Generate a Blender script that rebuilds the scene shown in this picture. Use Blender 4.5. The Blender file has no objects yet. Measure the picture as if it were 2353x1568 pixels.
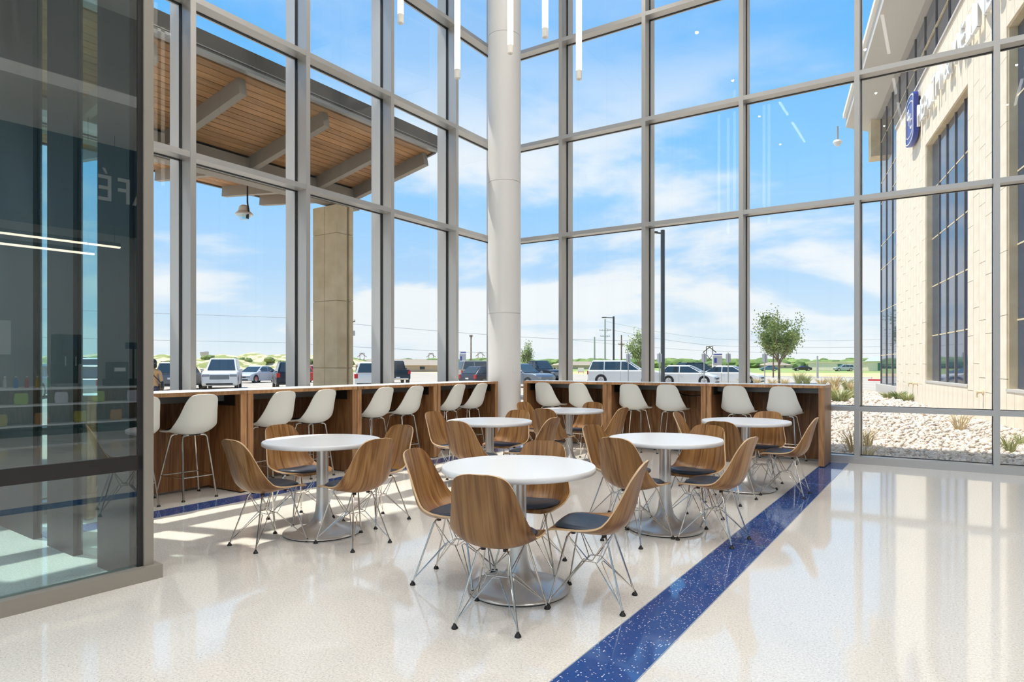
import bpy, math, random
import numpy as np
from mathutils import Vector, Matrix
random.seed(7)
R = math.radians
scene = bpy.context.scene
col = scene.collection

# ------------------------------------------------------------------ camera, sky, sun, exposure
cam_data = bpy.data.cameras.new('camera')
cam_data.sensor_width = 36.0
cam_data.lens = 36.0 * 1510.0 / 2353.0
cam_data.shift_y = 55.5 / 2353.0
cam_data.clip_end = 3000
cam = bpy.data.objects.new('camera', cam_data)
cam.location = (0, 0, 1.332)
cam.rotation_euler = (R(90), 0, R(33.38))
col.objects.link(cam)
scene.camera = cam

scene.view_settings.view_transform = 'Standard'
scene.view_settings.look = 'None'
scene.view_settings.gamma = 1.0
scene.view_settings.use_curve_mapping = False
scene.view_settings.exposure = 0.32

SUN_STRENGTH = 4.6
SKY_STRENGTH = 1.0
LED_STRENGTH = 9.0
FILL_WATTS = 130.0
PENDANT_STRENGTH = 2.6

world = bpy.data.worlds.new('sky')
scene.world = world
world.use_nodes = True
nt = world.node_tree
for n in list(nt.nodes): nt.nodes.remove(n)
def N(tree, typ, **kw):
    n = tree.nodes.new(typ)
    for k, v in kw.items():
        if k.startswith('i_'):
            n.inputs[k[2:].replace('_', ' ')].default_value = v
        else:
            setattr(n, k, v)
    return n
def ramp(tree, stops, interp='LINEAR'):
    n = tree.nodes.new('ShaderNodeValToRGB')
    cr = n.color_ramp; cr.interpolation = interp
    while len(cr.elements) < len(stops): cr.elements.new(0.5)
    for e, (p, c) in zip(cr.elements, stops):
        e.position = p; e.color = (c[0], c[1], c[2], 1) if len(c) == 3 else c
    return n
def math_node(tree, op, a=None, b=None):
    n = tree.nodes.new('ShaderNodeMath'); n.operation = op
    for i, v in enumerate((a, b)):
        if v is None: continue
        if isinstance(v, (int, float)): n.inputs[i].default_value = v
        else: tree.links.new(v, n.inputs[i])
    return n.outputs[0]
out = N(nt, 'ShaderNodeOutputWorld'); bg = N(nt, 'ShaderNodeBackground')
tc = N(nt, 'ShaderNodeTexCoord'); sep = N(nt, 'ShaderNodeSeparateXYZ')
nt.links.new(tc.outputs['Generated'], sep.inputs[0])
grad = ramp(nt, [(0.0, (.72, .77, .80)), (.05, (.60, .71, .80)), (.14, (.40, .60, .83)), (.28, (.24, .53, .87)), (.45, (.125, .42, .84)), (1.0, (.07, .29, .72))])
nt.links.new(sep.outputs[2], grad.inputs[0])
zz = math_node(nt, 'ADD', math_node(nt, 'MAXIMUM', sep.outputs[2], 0.0), 0.16)
cx_ = math_node(nt, 'DIVIDE', sep.outputs[0], zz); cy_ = math_node(nt, 'DIVIDE', sep.outputs[1], zz)
comb = N(nt, 'ShaderNodeCombineXYZ')
nt.links.new(cx_, comb.inputs[0]); nt.links.new(cy_, comb.inputs[1]); comb.inputs[2].default_value = 3.7
noi = N(nt, 'ShaderNodeTexNoise'); noi.inputs['Scale'].default_value = .62; noi.inputs['Detail'].default_value = 9; noi.inputs['Roughness'].default_value = .56; noi.inputs['Distortion'].default_value = .35
nt.links.new(comb.outputs[0], noi.inputs['Vector'])
cmask = ramp(nt, [(.44, (0, 0, 0)), (.56, (1, 1, 1))], 'EASE')
nt.links.new(noi.outputs['Fac'], cmask.inputs[0])
fade = ramp(nt, [(0.0, (.75, .75, .75)), (.10, (.95, .95, .95)), (.30, (.85, .85, .85)), (.42, (.25, .25, .25)), (.7, (.15, .15, .15))])
nt.links.new(sep.outputs[2], fade.inputs[0])
cf = math_node(nt, 'MULTIPLY', cmask.outputs[0], fade.outputs[0])
mixc = N(nt, 'ShaderNodeMix', data_type='RGBA')
nt.links.new(cf, mixc.inputs[0]); nt.links.new(grad.outputs[0], mixc.inputs[6]); mixc.inputs[7].default_value = (.80, .81, .82, 1)
nt.links.new(mixc.outputs[2], bg.inputs[0]); bg.inputs[1].default_value = SKY_STRENGTH
nt.links.new(bg.outputs[0], out.inputs[0])

sun_data = bpy.data.lights.new('sun', 'SUN')
sun_data.energy = SUN_STRENGTH; sun_data.angle = R(.6); sun_data.color = (1.0, .93, .82)
sun = bpy.data.objects.new('sun', sun_data)
E_ = R(66.5); hx, hy = .96, .28
sun_dir = Vector((hx * math.cos(E_), hy * math.cos(E_), -math.sin(E_)))
sun.rotation_euler = sun_dir.to_track_quat('-Z', 'Y').to_euler()
sun.location = (-20, -5, 40)
col.objects.link(sun)

# ------------------------------------------------------------------ materials
def bsdf_mat(name, color=(.8, .8, .8), rough=.5, metal=0.0, spec=.5, emit=None, estr=1.0, coat=0.0):
    m = bpy.data.materials.new(name); m.use_nodes = True
    b = m.node_tree.nodes['Principled BSDF']
    b.inputs['Base Color'].default_value = (*color, 1); b.inputs['Roughness'].default_value = rough
    b.inputs['Metallic'].default_value = metal; b.inputs['Specular IOR Level'].default_value = spec
    b.inputs['Coat Weight'].default_value = coat
    if emit: b.inputs['Emission Color'].default_value = (*emit, 1); b.inputs['Emission Strength'].default_value = estr
    return m
def nodes_of(m): return m.node_tree, m.node_tree.nodes['Principled BSDF']
def noisy(name, c1, c2, scale=20, rough=.6, detail=6, stretch=(1, 1, 1), lo=.35, hi=.65, bump=0, coords='Object', metal=0, spec=.4, mid=None):
    m = bsdf_mat(name, c1, rough, metal, spec); t, b = nodes_of(m)
    co = N(t, 'ShaderNodeTexCoord'); mp = N(t, 'ShaderNodeMapping'); mp.inputs['Scale'].default_value = stretch
    t.links.new(co.outputs[coords], mp.inputs[0])
    n = N(t, 'ShaderNodeTexNoise'); n.inputs['Scale'].default_value = scale; n.inputs['Detail'].default_value = detail
    t.links.new(mp.outputs[0], n.inputs['Vector'])
    st = [(lo, c1), (hi, c2)] if mid is None else [(lo, c1), ((lo + hi) / 2, mid), (hi, c2)]
    r = ramp(t, st); t.links.new(n.outputs['Fac'], r.inputs[0]); t.links.new(r.outputs[0], b.inputs['Base Color'])
    if bump:
        bp = N(t, 'ShaderNodeBump'); bp.inputs['Strength'].default_value = bump; bp.inputs['Distance'].default_value = .02
        t.links.new(n.outputs['Fac'], bp.inputs['Height']); t.links.new(bp.outputs[0], b.inputs['Normal'])
    return m
RINGS = .30
def wood(name, dark, mid, light, coords='UV', along=1, rough=.38, scale=1.0, vary=True, spec=.4):
    """veneer: long streaks along one axis plus cathedral arches, different on every object"""
    m = bsdf_mat(name, mid, rough, 0, spec); t, b = nodes_of(m)
    co = N(t, 'ShaderNodeTexCoord'); oi = N(t, 'ShaderNodeObjectInfo')
    add = N(t, 'ShaderNodeVectorMath', operation='ADD')
    t.links.new(co.outputs[coords], add.inputs[0])
    if vary:
        mu = N(t, 'ShaderNodeVectorMath', operation='SCALE'); cb = N(t, 'ShaderNodeCombineXYZ')
        for i in range(3): t.links.new(oi.outputs['Random'], cb.inputs[i])
        t.links.new(cb.outputs[0], mu.inputs[0]); mu.inputs['Scale'].default_value = 31.7
        t.links.new(mu.outputs[0], add.inputs[1])
    mp = N(t, 'ShaderNodeMapping'); s = [9 * scale] * 3; s[along] = 1.1 * scale; mp.inputs['Scale'].default_value = s
    t.links.new(add.outputs[0], mp.inputs[0])
    n1 = N(t, 'ShaderNodeTexNoise'); n1.inputs['Scale'].default_value = .75; n1.inputs['Detail'].default_value = 3; n1.inputs['Distortion'].default_value = .5
    t.links.new(mp.outputs[0], n1.inputs['Vector'])
    rings = math_node(t, 'MULTIPLY', n1.outputs['Fac'], 11.0)
    fr = math_node(t, 'PINGPONG', rings, 1.0)
    mp2 = N(t, 'ShaderNodeMapping'); s2 = [85 * scale] * 3; s2[along] = 2.2 * scale; mp2.inputs['Scale'].default_value = s2
    t.links.new(add.outputs[0], mp2.inputs[0])
    n2 = N(t, 'ShaderNodeTexNoise'); n2.inputs['Scale'].default_value = 1.0; n2.inputs['Detail'].default_value = 4
    t.links.new(mp2.outputs[0], n2.inputs['Vector'])
    mixv = math_node(t, 'ADD', math_node(t, 'MULTIPLY', fr, RINGS), math_node(t, 'MULTIPLY', n2.outputs['Fac'], 1.04 - RINGS))
    r = ramp(t, [(.22, dark), (.5, mid), (.8, light)]); t.links.new(mixv, r.inputs[0])
    hsv = N(t, 'ShaderNodeHueSaturation'); t.links.new(r.outputs[0], hsv.inputs['Color'])
    if vary: t.links.new(math_node(t, 'ADD', math_node(t, 'MULTIPLY', oi.outputs['Random'], .34), .83), hsv.inputs['Value'])
    t.links.new(hsv.outputs[0], b.inputs['Base Color'])
    return m
def terrazzo(name, base, chips, chip_scale, amount, rough=.1, chips2=None):
    m = bsdf_mat(name, base, rough, 0, .7); t, b = nodes_of(m)
    co = N(t, 'ShaderNodeTexCoord')
    v = N(t, 'ShaderNodeTexVoronoi'); v.inputs['Scale'].default_value = chip_scale
    t.links.new(co.outputs['Object'], v.inputs['Vector'])
    sx = N(t, 'ShaderNodeSeparateColor'); t.links.new(v.outputs['Color'], sx.inputs[0])
    pick = math_node(t, 'LESS_THAN', sx.outputs[0], amount)
    near = math_node(t, 'LESS_THAN', v.outputs['Distance'], .33)
    mx = N(t, 'ShaderNodeMix', data_type='RGBA')
    t.links.new(math_node(t, 'MULTIPLY', pick, near), mx.inputs[0])
    nb = N(t, 'ShaderNodeTexNoise'); nb.inputs['Scale'].default_value = 90; nb.inputs['Detail'].default_value = 5
    t.links.new(co.outputs['Object'], nb.inputs['Vector'])
    rb = ramp(t, [(.35, tuple(c * .86 for c in base)), (.65, tuple(min(1, c * 1.08) for c in base))]); t.links.new(nb.outputs['Fac'], rb.inputs[0])
    t.links.new(rb.outputs[0], mx.inputs[6]); mx.inputs[7].default_value = (*chips, 1)
    t.links.new(mx.outputs[2], b.inputs['Base Color'])
    nr = N(t, 'ShaderNodeTexNoise'); nr.inputs['Scale'].default_value = 1.3
    t.links.new(co.outputs['Object'], nr.inputs['Vector'])
    bp = N(t, 'ShaderNodeBump'); bp.inputs['Strength'].default_value = .022; bp.inputs['Distance'].default_value = .02
    t.links.new(nr.outputs['Fac'], bp.inputs['Height']); t.links.new(bp.outputs[0], b.inputs['Normal'])
    return m
def glass(name, tint, refl=1.0, base=0.0, rough=0.0, wavy=0.0):
    """thin pane: tinted transmission plus a fresnel mirror reflection"""
    m = bpy.data.materials.new(name); m.use_nodes = True; t = m.node_tree
    for n in list(t.nodes): t.nodes.remove(n)
    o = N(t, 'ShaderNodeOutputMaterial'); mx = N(t, 'ShaderNodeMixShader'); tr = N(t, 'ShaderNodeBsdfTransparent'); gl = N(t, 'ShaderNodeBsdfGlossy')
    tr.inputs[0].default_value = (*tint, 1); gl.inputs['Roughness'].default_value = rough
    lw = N(t, 'ShaderNodeFresnel'); lw.inputs['IOR'].default_value = 1.45
    geo = N(t, 'ShaderNodeNewGeometry')
    f = math_node(t, 'MINIMUM', math_node(t, 'ADD', math_node(t, 'MULTIPLY', lw.outputs[0], refl), base), 1.0)
    f = math_node(t, 'MULTIPLY', f, math_node(t, 'SUBTRACT', 1.0, geo.outputs['Backfacing']))
    t.links.new(f, mx.inputs[0]); t.links.new(tr.outputs[0], mx.inputs[1]); t.links.new(gl.outputs[0], mx.inputs[2]); t.links.new(mx.outputs[0], o.inputs[0])
    if wavy:
        co = N(t, 'ShaderNodeTexCoord'); n = N(t, 'ShaderNodeTexNoise'); n.inputs['Scale'].default_value = .7
        t.links.new(co.outputs['Object'], n.inputs['Vector']); bp = N(t, 'ShaderNodeBump'); bp.inputs['Strength'].default_value = wavy; bp.inputs['Distance'].default_value = .1
        t.links.new(n.outputs['Fac'], bp.inputs['Height']); t.links.new(bp.outputs[0], gl.inputs['Normal'])
    return m

M = {}
M['floor'] = terrazzo('cream terrazzo', (.83, .79, .725), (.46, .40, .33), 150, .10, .06)
M['blue'] = terrazzo('blue terrazzo', (.022, .085, .30), (.66, .74, .86), 88, .20, .06)
M['brass'] = bsdf_mat('divider strip', (.55, .6, .68), .35, .6)
M['alu'] = bsdf_mat('satin aluminium', (.50, .49, .475), .38, .55)
M['alu_out'] = bsdf_mat('exterior aluminium', (.62, .61, .60), .45, .2)
M['gasket'] = bsdf_mat('black gasket', (.006, .006, .006), .6)
M['glass'] = glass('clear window glass', (.965, .982, .985), .85)
M['glass_dark'] = glass('dark teal glass', (.74, .88, .89), 1.0, .18)
M['glass_tint'] = glass('pale teal glass', (.88, .98, .985), .8)
M['white_paint'] = bsdf_mat('white painted steel', (.80, .785, .765), .35)
M['walnut'] = wood('walnut veneer shell', (.125, .046, .012), (.295, .138, .043), (.44, .235, .088), 'UV', 1, .30)
M['ply_edge'] = bsdf_mat('light plywood edge', (.66, .45, .25), .5)
M['walnut_flat'] = wood('walnut laminate', (.11, .046, .018), (.235, .105, .04), (.34, .175, .075), 'Object', 2, .4)
M['walnut_edge'] = wood('walnut edge band', (.26, .125, .05), (.42, .22, .10), (.55, .32, .16), 'Object', 2, .4)
M['shell_white'] = bsdf_mat('white plastic shell', (.88, .88, .82), .42)
M['pad'] = bsdf_mat('charcoal blue vinyl', (.045, .058, .085), .42)
M['pad_dark'] = bsdf_mat('navy black vinyl', (.012, .014, .03), .5)
M['chrome'] = bsdf_mat('chromed steel', (.70, .67, .62), .16, 1.0)
M['steel'] = bsdf_mat('brushed aluminium', (.74, .73, .71), .36, .8)
M['black'] = bsdf_mat('black rubber', (.012, .01, .009), .5)
M['top_white'] = bsdf_mat('white laminate', (.89, .89, .885), .28)
M['grey_steel'] = bsdf_mat('grey steel beam', (.20, .22, .235), .45, .3)
M['tube'] = bsdf_mat('lit lamp tube', (1, .97, .9), .4, emit=(1.0, .90, .74), estr=PENDANT_STRENGTH)
M['frost'] = bsdf_mat('frosted cap', (.85, .80, .72), .3)
M['led'] = bsdf_mat('led diffuser', (1, 1, 1), .4, emit=(1.0, .98, .95), estr=LED_STRENGTH)
M['fill_lens'] = bsdf_mat('added fill light lens', (1, 1, 1), .4, emit=(1.0, .95, .88), estr=2.0)
M['led_cafe'] = bsdf_mat('warm led diffuser', (1, 1, 1), .4, emit=(1.0, .86, .62), estr=5.0)
M['ceiling'] = bsdf_mat('white ceiling', (.86, .85, .83), .8)
M['wall_white'] = bsdf_mat('white wall', (.84, .82, .79), .8)
M['wall_grey'] = bsdf_mat('grey wall paint', (.40, .39, .385), .7)
M['navy'] = bsdf_mat('navy bulkhead', (.012, .03, .075), .6)
M['bronze'] = bsdf_mat('dark bronze frame', (.035, .032, .032), .4, .3)
M['taupe'] = bsdf_mat('taupe metal', (.36, .33, .285), .45, .2)
M['dark_panel'] = bsdf_mat('dark grey panel', (.022, .025, .027), .5)
M['plank'] = wood('cedar soffit plank', (.33, .17, .07), (.43, .23, .10), (.50, .28, .13), 'Object', 1, .6, .6)
M['beam'] = bsdf_mat('taupe painted beam', (.30, .265, .22), .55)
M['fascia'] = bsdf_mat('dark bronze fascia', (.13, .115, .10), .45, .3)
M['gutter'] = bsdf_mat('grey gutter', (.33, .33, .32), .4, .4)
M['stone'] = noisy('cream limestone', (.76, .66, .52), (.84, .74, .60), 3.0, .75)
M['stone_tan'] = noisy('tan limestone', (.62, .51, .33), (.74, .63, .44), 2.5, .75)
M['joint'] = bsdf_mat('stone joint', (.50, .40, .25), .9)
M['bld_glass'] = bsdf_mat('blue reflective glass', (.035, .06, .11), .03, 0, 1.0)
M['bld_mull'] = bsdf_mat('bronze mullion', (.20, .17, .15), .4, .3)
M['cornice'] = bsdf_mat('warm grey cornice', (.55, .52, .48), .6)
M['concrete'] = noisy('parking concrete', (.47, .40, .32), (.56, .485, .395), .35, .85, 8)
M['curb'] = bsdf_mat('concrete kerb', (.70, .66, .60), .8)
M['red'] = bsdf_mat('red kerb paint', (.62, .05, .05), .6)
M['gravel_base'] = noisy('gravel bed', (.42, .35, .28), (.62, .54, .45), 14, .95, 8)
M['grass_green'] = noisy('green field grass', (.22, .33, .08), (.40, .46, .16), .12, .95, 8, (1, 1, 1))
M['grass_dry'] = noisy('dry golden grass', (.62, .44, .17), (.74, .60, .33), .3, .95, 8)
M['hill'] = noisy('sandy hill', (.30, .33, .11), (.80, .62, .38), .32, .95, 9, (1, 1, 1.6), .46, .54, .5, 'Object')
M['leaf'] = noisy('leaf green', (.12, .20, .03), (.36, .42, .13), 1.3, .6, 4)
M['leaf_far'] = noisy('woodland green', (.10, .17, .045), (.27, .36, .10), .05, .9, 6)
M['shrub'] = noisy('shrub green', (.13, .20, .05), (.30, .34, .12), 3, .9)
M['straw'] = noisy('straw grass', (.55, .42, .20), (.78, .66, .42), 6, .9)
M['sage'] = noisy('sage green grass', (.28, .33, .12), (.50, .50, .24), 6, .9)
M['bark'] = noisy('bark', (.16, .11, .07), (.30, .22, .15), 8, .9)
M['pole_wood'] = noisy('weathered pole wood', (.13, .08, .06), (.24, .16, .12), 3, .9)
M['pole_dark'] = bsdf_mat('dark bronze pole', (.06, .065, .07), .5, .2)
M['pole_galv'] = bsdf_mat('galvanised pole', (.42, .42, .40), .5, .3)
M['wire'] = bsdf_mat('power line', (.30, .33, .36), .7)
M['white'] = bsdf_mat('plain white', (.82, .82, .81), .5)
M['sign_blue'] = bsdf_mat('sign blue', (.035, .055, .30), .35)
M['sign_grey'] = bsdf_mat('sign grey', (.45, .45, .47), .5)
M['roof_tan'] = bsdf_mat('tan shingles', (.42, .34, .26), .9)
M['roof_metal'] = bsdf_mat('pale metal roof', (.50, .58, .62), .5)
M['green_door'] = bsdf_mat('green roller door', (.03, .17, .11), .6)
M['house_wall'] = bsdf_mat('tan brick wall', (.50, .40, .30), .9)
M['tyre'] = bsdf_mat('tyre rubber', (.02, .02, .02), .85)
M['rim'] = bsdf_mat('alloy rim', (.62, .62, .62), .25, .9)
M['car_glass'] = bsdf_mat('car window', (.03, .045, .055), .05, 0, .9)
M['lens_red'] = bsdf_mat('red tail lens', (.55, .015, .02), .2)
M['lens_clear'] = bsdf_mat('clear headlight', (.30, .32, .34), .1, .3)
M['amber'] = bsdf_mat('amber lens', (.8, .3, .03), .25)
M['plate'] = bsdf_mat('number plate', (.75, .75, .75), .5)
M['plate_yellow'] = bsdf_mat('yellow plate', (.75, .62, .02), .5)
M['trim_black'] = bsdf_mat('black car trim', (.02, .02, .02), .5)
M['skin'] = bsdf_mat('skin', (.45, .26, .18), .6)
M['sweater'] = bsdf_mat('tan sweater', (.62, .38, .19), .9)
M['jeans'] = bsdf_mat('dark jeans', (.025, .035, .08), .9)
M['hair'] = bsdf_mat('black hair', (.012, .01, .01), .5)
M['screen'] = bsdf_mat('dim display', (.02, .04, .07), .2)
def paint(name, c, metal=.0): return bsdf_mat(name, c, .30, metal, .35, coat=.2)

# ------------------------------------------------------------------ mesh helpers
class MB:
    def __init__(self): self.v = []; self.f = []; self.mi = []; self.cur = 0
    def add(self, vs, fs):
        o = len(self.v); self.v += [tuple(p) for p in vs]
        for q in fs: self.f.append(tuple(i + o for i in q)); self.mi.append(self.cur)
        return self
    def box(self, x0, x1, y0, y1, z0, z1):
        return self.add([(x0, y0, z0), (x1, y0, z0), (x1, y1, z0), (x0, y1, z0), (x0, y0, z1), (x1, y0, z1), (x1, y1, z1), (x0, y1, z1)],
                        [(3, 2, 1, 0), (4, 5, 6, 7), (0, 1, 5, 4), (1, 2, 6, 5), (2, 3, 7, 6), (3, 0, 4, 7)])
    def cbox(self, x, y, z, sx, sy, sz): return self.box(x - sx / 2, x + sx / 2, y - sy / 2, y + sy / 2, z - sz / 2, z + sz / 2)
    def obox(self, c, ax, ay, az, hx, hy, hz):
        c = Vector(c); ax = Vector(ax).normalized() * hx; ay = Vector(ay).normalized() * hy; az = Vector(az).normalized() * hz
        vs = [c + ax * i + ay * j + az * k for k in (-1, 1) for (i, j) in ((-1, -1), (1, -1), (1, 1), (-1, 1))]
        return self.add(vs, [(3, 2, 1, 0), (4, 5, 6, 7), (0, 1, 5, 4), (1, 2, 6, 5), (2, 3, 7, 6), (3, 0, 4, 7)])
    def bar(self, a, b, w, h, up=(0, 0, 1)):
        a = Vector(a); b = Vector(b); d = b - a
        side = d.cross(Vector(up))
        if side.length < 1e-6: side = Vector((1, 0, 0))
        u = side.cross(d)
        return self.obox((a + b) / 2, d, side, u, d.length / 2, w / 2, h / 2)
    def tube(self, pts, r, n=8, cap=True):
        pts = [Vector(p) for p in pts]; k = len(pts)
        rs = r if isinstance(r, (list, tuple)) else [r] * k
        vs = []; prev = None
        for i, p in enumerate(pts):
            d = (pts[min(i + 1, k - 1)] - pts[max(i - 1, 0)]).normalized()
            if prev is None:
                a = Vector((0, 0, 1)) if abs(d.z) < .9 else Vector((1, 0, 0)); u = d.cross(a).normalized()
            else:
                u = (prev - d * prev.dot(d)); u = u.normalized() if u.length > 1e-6 else d.orthogonal().normalized()
            prev = u; w = d.cross(u)
            vs += [p + (u * math.cos(2 * math.pi * j / n) + w * math.sin(2 * math.pi * j / n)) * rs[i] for j in range(n)]
        fs = []
        for i in range(k - 1):
            for j in range(n):
                fs.append((i * n + j, i * n + (j + 1) % n, (i + 1) * n + (j + 1) % n, (i + 1) * n + j))
        if cap: fs.append(tuple(range(n - 1, -1, -1))); fs.append(tuple((k - 1) * n + j for j in range(n)))
        return self.add(vs, fs)
    def lathe(self, prof, n=24, c=(0, 0, 0), axis='z'):
        vs = []
        for (r, h) in prof:
            for j in range(n):
                a = 2 * math.pi * j / n; x, y = r * math.cos(a), r * math.sin(a)
                p = (x, y, h) if axis == 'z' else ((h, x, y) if axis == 'x' else (y, h, x))
                vs.append((p[0] + c[0], p[1] + c[1], p[2] + c[2]))
        k = len(prof); fs = []
        for i in range(k - 1):
            for j in range(n): fs.append((i * n + j, i * n + (j + 1) % n, (i + 1) * n + (j + 1) % n, (i + 1) * n + j))
        if prof[0][0] > 1e-5: fs.append(tuple(range(n - 1, -1, -1)))
        if prof[-1][0] > 1e-5: fs.append(tuple((k - 1) * n + j for j in range(n)))
        return self.add(vs, fs)
    def prism(self, poly, a, b, axis='y', taper=None):
        """polygon (u,v) extruded along an axis between a and b; axis y: u=x v=z"""
        n = len(poly); vs = []
        for t in (a, b):
            for (u, v) in poly:
                vs.append({'y': (u, t, v), 'x': (t, u, v), 'z': (u, v, t)}[axis])
        fs = [tuple(range(n)), tuple(range(2 * n - 1, n - 1, -1))]
        for i in range(n): fs.append((i, n + i, n + (i + 1) % n, (i + 1) % n))
        return self.add(vs, fs)
    def blob(self, c, rx, ry, rz, seg=8, rng=3, jit=0.0, rnd=random):
        vs = [(c[0], c[1], c[2] - rz)]
        for i in range(1, rng + 1):
            th = math.pi * i / (rng + 1)
            for j in range(seg):
                a = 2 * math.pi * (j + .5 * (i % 2)) / seg; k = 1 + (rnd.random() - .5) * 2 * jit
                vs.append((c[0] + rx * k * math.sin(th) * math.cos(a), c[1] + ry * k * math.sin(th) * math.sin(a), c[2] - rz * k * math.cos(th)))
        vs.append((c[0], c[1], c[2] + rz)); fs = []
        for j in range(seg): fs.append((0, 1 + (j + 1) % seg, 1 + j))
        for i in range(rng - 1):
            for j in range(seg):
                a = 1 + i * seg + j; b = 1 + i * seg + (j + 1) % seg
                fs.append((a, b, b + seg, a + seg))
        o = 1 + (rng - 1) * seg
        for j in range(seg): fs.append((o + j, o + (j + 1) % seg, len(vs) - 1))
        return self.add(vs, fs)
    def mesh(self, name, mats, smooth=False, angle=35):
        me = bpy.data.meshes.new(name); me.from_pydata(self.v, [], self.f)
        for m in (mats if isinstance(mats, (list, tuple)) else [mats]): me.materials.append(M[m] if isinstance(m, str) else m)
        if any(self.mi): me.polygons.foreach_set('material_index', self.mi)
        if smooth:
            me.polygons.foreach_set('use_smooth', [True] * len(me.polygons)); me.set_sharp_from_angle(angle=R(angle))
        me.update(); return me
    def build(self, name, mats, parent=None, smooth=False, angle=35, bevel=0, seg=2):
        return obj(name, self.mesh(name, mats, smooth, angle), parent, bevel, seg)
def obj(name, me, parent=None, bevel=0, seg=2):
    o = bpy.data.objects.new(name, me); col.objects.link(o)
    if parent: o.parent = parent
    if bevel:
        b = o.modifiers.new('bevel', 'BEVEL'); b.width = bevel; b.segments = seg; b.limit_method = 'ANGLE'; b.angle_limit = R(30)
    return o
def tag(o, label, cat, group=None):
    o['label'] = label; o['category'] = cat
    if group: o['group'] = group
    return o
def structure(o, label=None):
    o['kind'] = 'structure'
    if label: o['label'] = label
    return o
def thing(name, label, cat, loc=(0, 0, 0), rz=0.0, group=None):
    o = bpy.data.objects.new(name, None); o.empty_display_size = .1; col.objects.link(o)
    o.location = loc; o.rotation_euler = (0, 0, rz)
    return tag(o, label, cat, group)
def struct_empty(name, label, loc=(0, 0, 0), rz=0.0):
    o = bpy.data.objects.new(name, None); o.empty_display_size = .1; col.objects.link(o)
    o.location = loc; o.rotation_euler = (0, 0, rz)
    return structure(o, label)
def dup(root, loc, rz, label):
    r = root.copy(); col.objects.link(r); r.location = loc; r.rotation_euler = (0, 0, rz); r['label'] = label
    for ch in list(root.children):
        c = ch.copy(); col.objects.link(c); c.parent = r
        for g in list(ch.children):
            d = g.copy(); col.objects.link(d); d.parent = c
    return r
def B1(*a): return MB().box(*a)
scene.cycles.transparent_max_bounces = 32
scene.cycles.max_bounces = 7; scene.cycles.diffuse_bounces = 4; scene.cycles.glossy_bounces = 3; scene.cycles.transmission_bounces = 3
scene.cycles.adaptive_threshold = .09; scene.cycles.adaptive_min_samples = 16

# ------------------------------------------------------------------ room shell
XL, YR = -6.73, 9.96          # inner faces of the two curtain walls
XE, YB, ZC = 8.0, -7.0, 9.4   # cafe wall, wall behind the camera, ceiling
STEP = 1.523
fl = structure(B1(XL - .3, XE, YB, YR + .3, -.25, 0).build('floor', 'floor'), 'polished cream terrazzo floor')
def strip(name, x0, x1, y0, y1, joints, label):
    t = struct_empty(name, label, ((x0 + x1) / 2, y0, 0))
    ys = [y0] + joints + [y1]; hw = (x1 - x0) / 2
    for a, b in zip(ys, ys[1:]):
        B1(-hw, hw, a - y0 + .003, b - y0 - .003, -.004, .0012).build('terrazzo_slab', 'blue', t)
        if b != y1: B1(-hw, hw, b - y0 - .003, b - y0 + .003, -.004, .0013).build('joint_strip', 'brass', t)
    for s in (-1, 1): B1(s * hw - .003, s * hw + .003, 0, y1 - y0, -.004, .0013).build('edge_strip', 'brass', t)
strip('trim_1', -1.387, -1.085, YB + .01, YR - .01, [-1.5, 1.2, 5.02, 8.0], 'blue speckled terrazzo band running to the right window')
strip('trim_2', -6.015, -5.735, 2.25, YR - .05, [4.6, 7.4], 'blue speckled terrazzo band along the left counters')
structure(B1(XL - 1.35, XE + .2, YB - .4, YR + 1.2, ZC, ZC + .2).build('ceiling', 'ceiling'), 'white lobby ceiling with an added eave blocking high sun')  # overhang past the left glass is an added, unseen eave against high sun

def curtain(name, label, length, along, origin, first, count, zs, base_z=.10):
    """deep aluminium mullions and rails; local x runs along the wall, local y points outwards"""
    t = struct_empty(name, label, origin, along)
    zt = ZC
    xs = [first + i * STEP for i in range(count)]
    hw = .032
    mi = B1(-hw, hw, 0, .168, 0, zt).mesh('mullion', 'alu'); mg = B1(-hw - .007, hw + .007, .168, .212, 0, zt).mesh('gasket', 'gasket'); mo = B1(-hw, hw, .212, .40, 0, zt).mesh('exterior_fin', 'alu_out')
    for x in xs:
        m = obj('mullion', mi, t); m.location = (x, 0, 0)
        obj('gasket', mg, m); obj('exterior_fin', mo, m)
    L0, L1 = 0, length
    for i, z in enumerate(zs):
        h = .064 if i else base_z
        r = B1(L0, L1, .004, .170, z - h, z).build('rail', 'alu', t)
        B1(L0, L1, .170, .210, z - h - .006, z + .006).build('gasket', 'gasket', r)
        B1(L0, L1, .210, .245, z - h, z).build('exterior_cap', 'alu_out', r)
    edges = [L0] + xs + [L1]
    edges = sorted(set(round(e, 4) for e in edges))
    zz = list(zs) + [zt]
    for a, b in zip(edges, edges[1:]):
        if b - a < .1: continue
        for i in range(len(zz) - 1):
            z0, z1 = zz[i], zz[i + 1] - .064
            B1(a + .02, b - .02, .188, .198, z0 + .001, z1 - .001).build('pane', 'glass', t)
    return t
RZ = [.10, .772, 3.62, 5.307, 7.0, 8.7]
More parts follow.
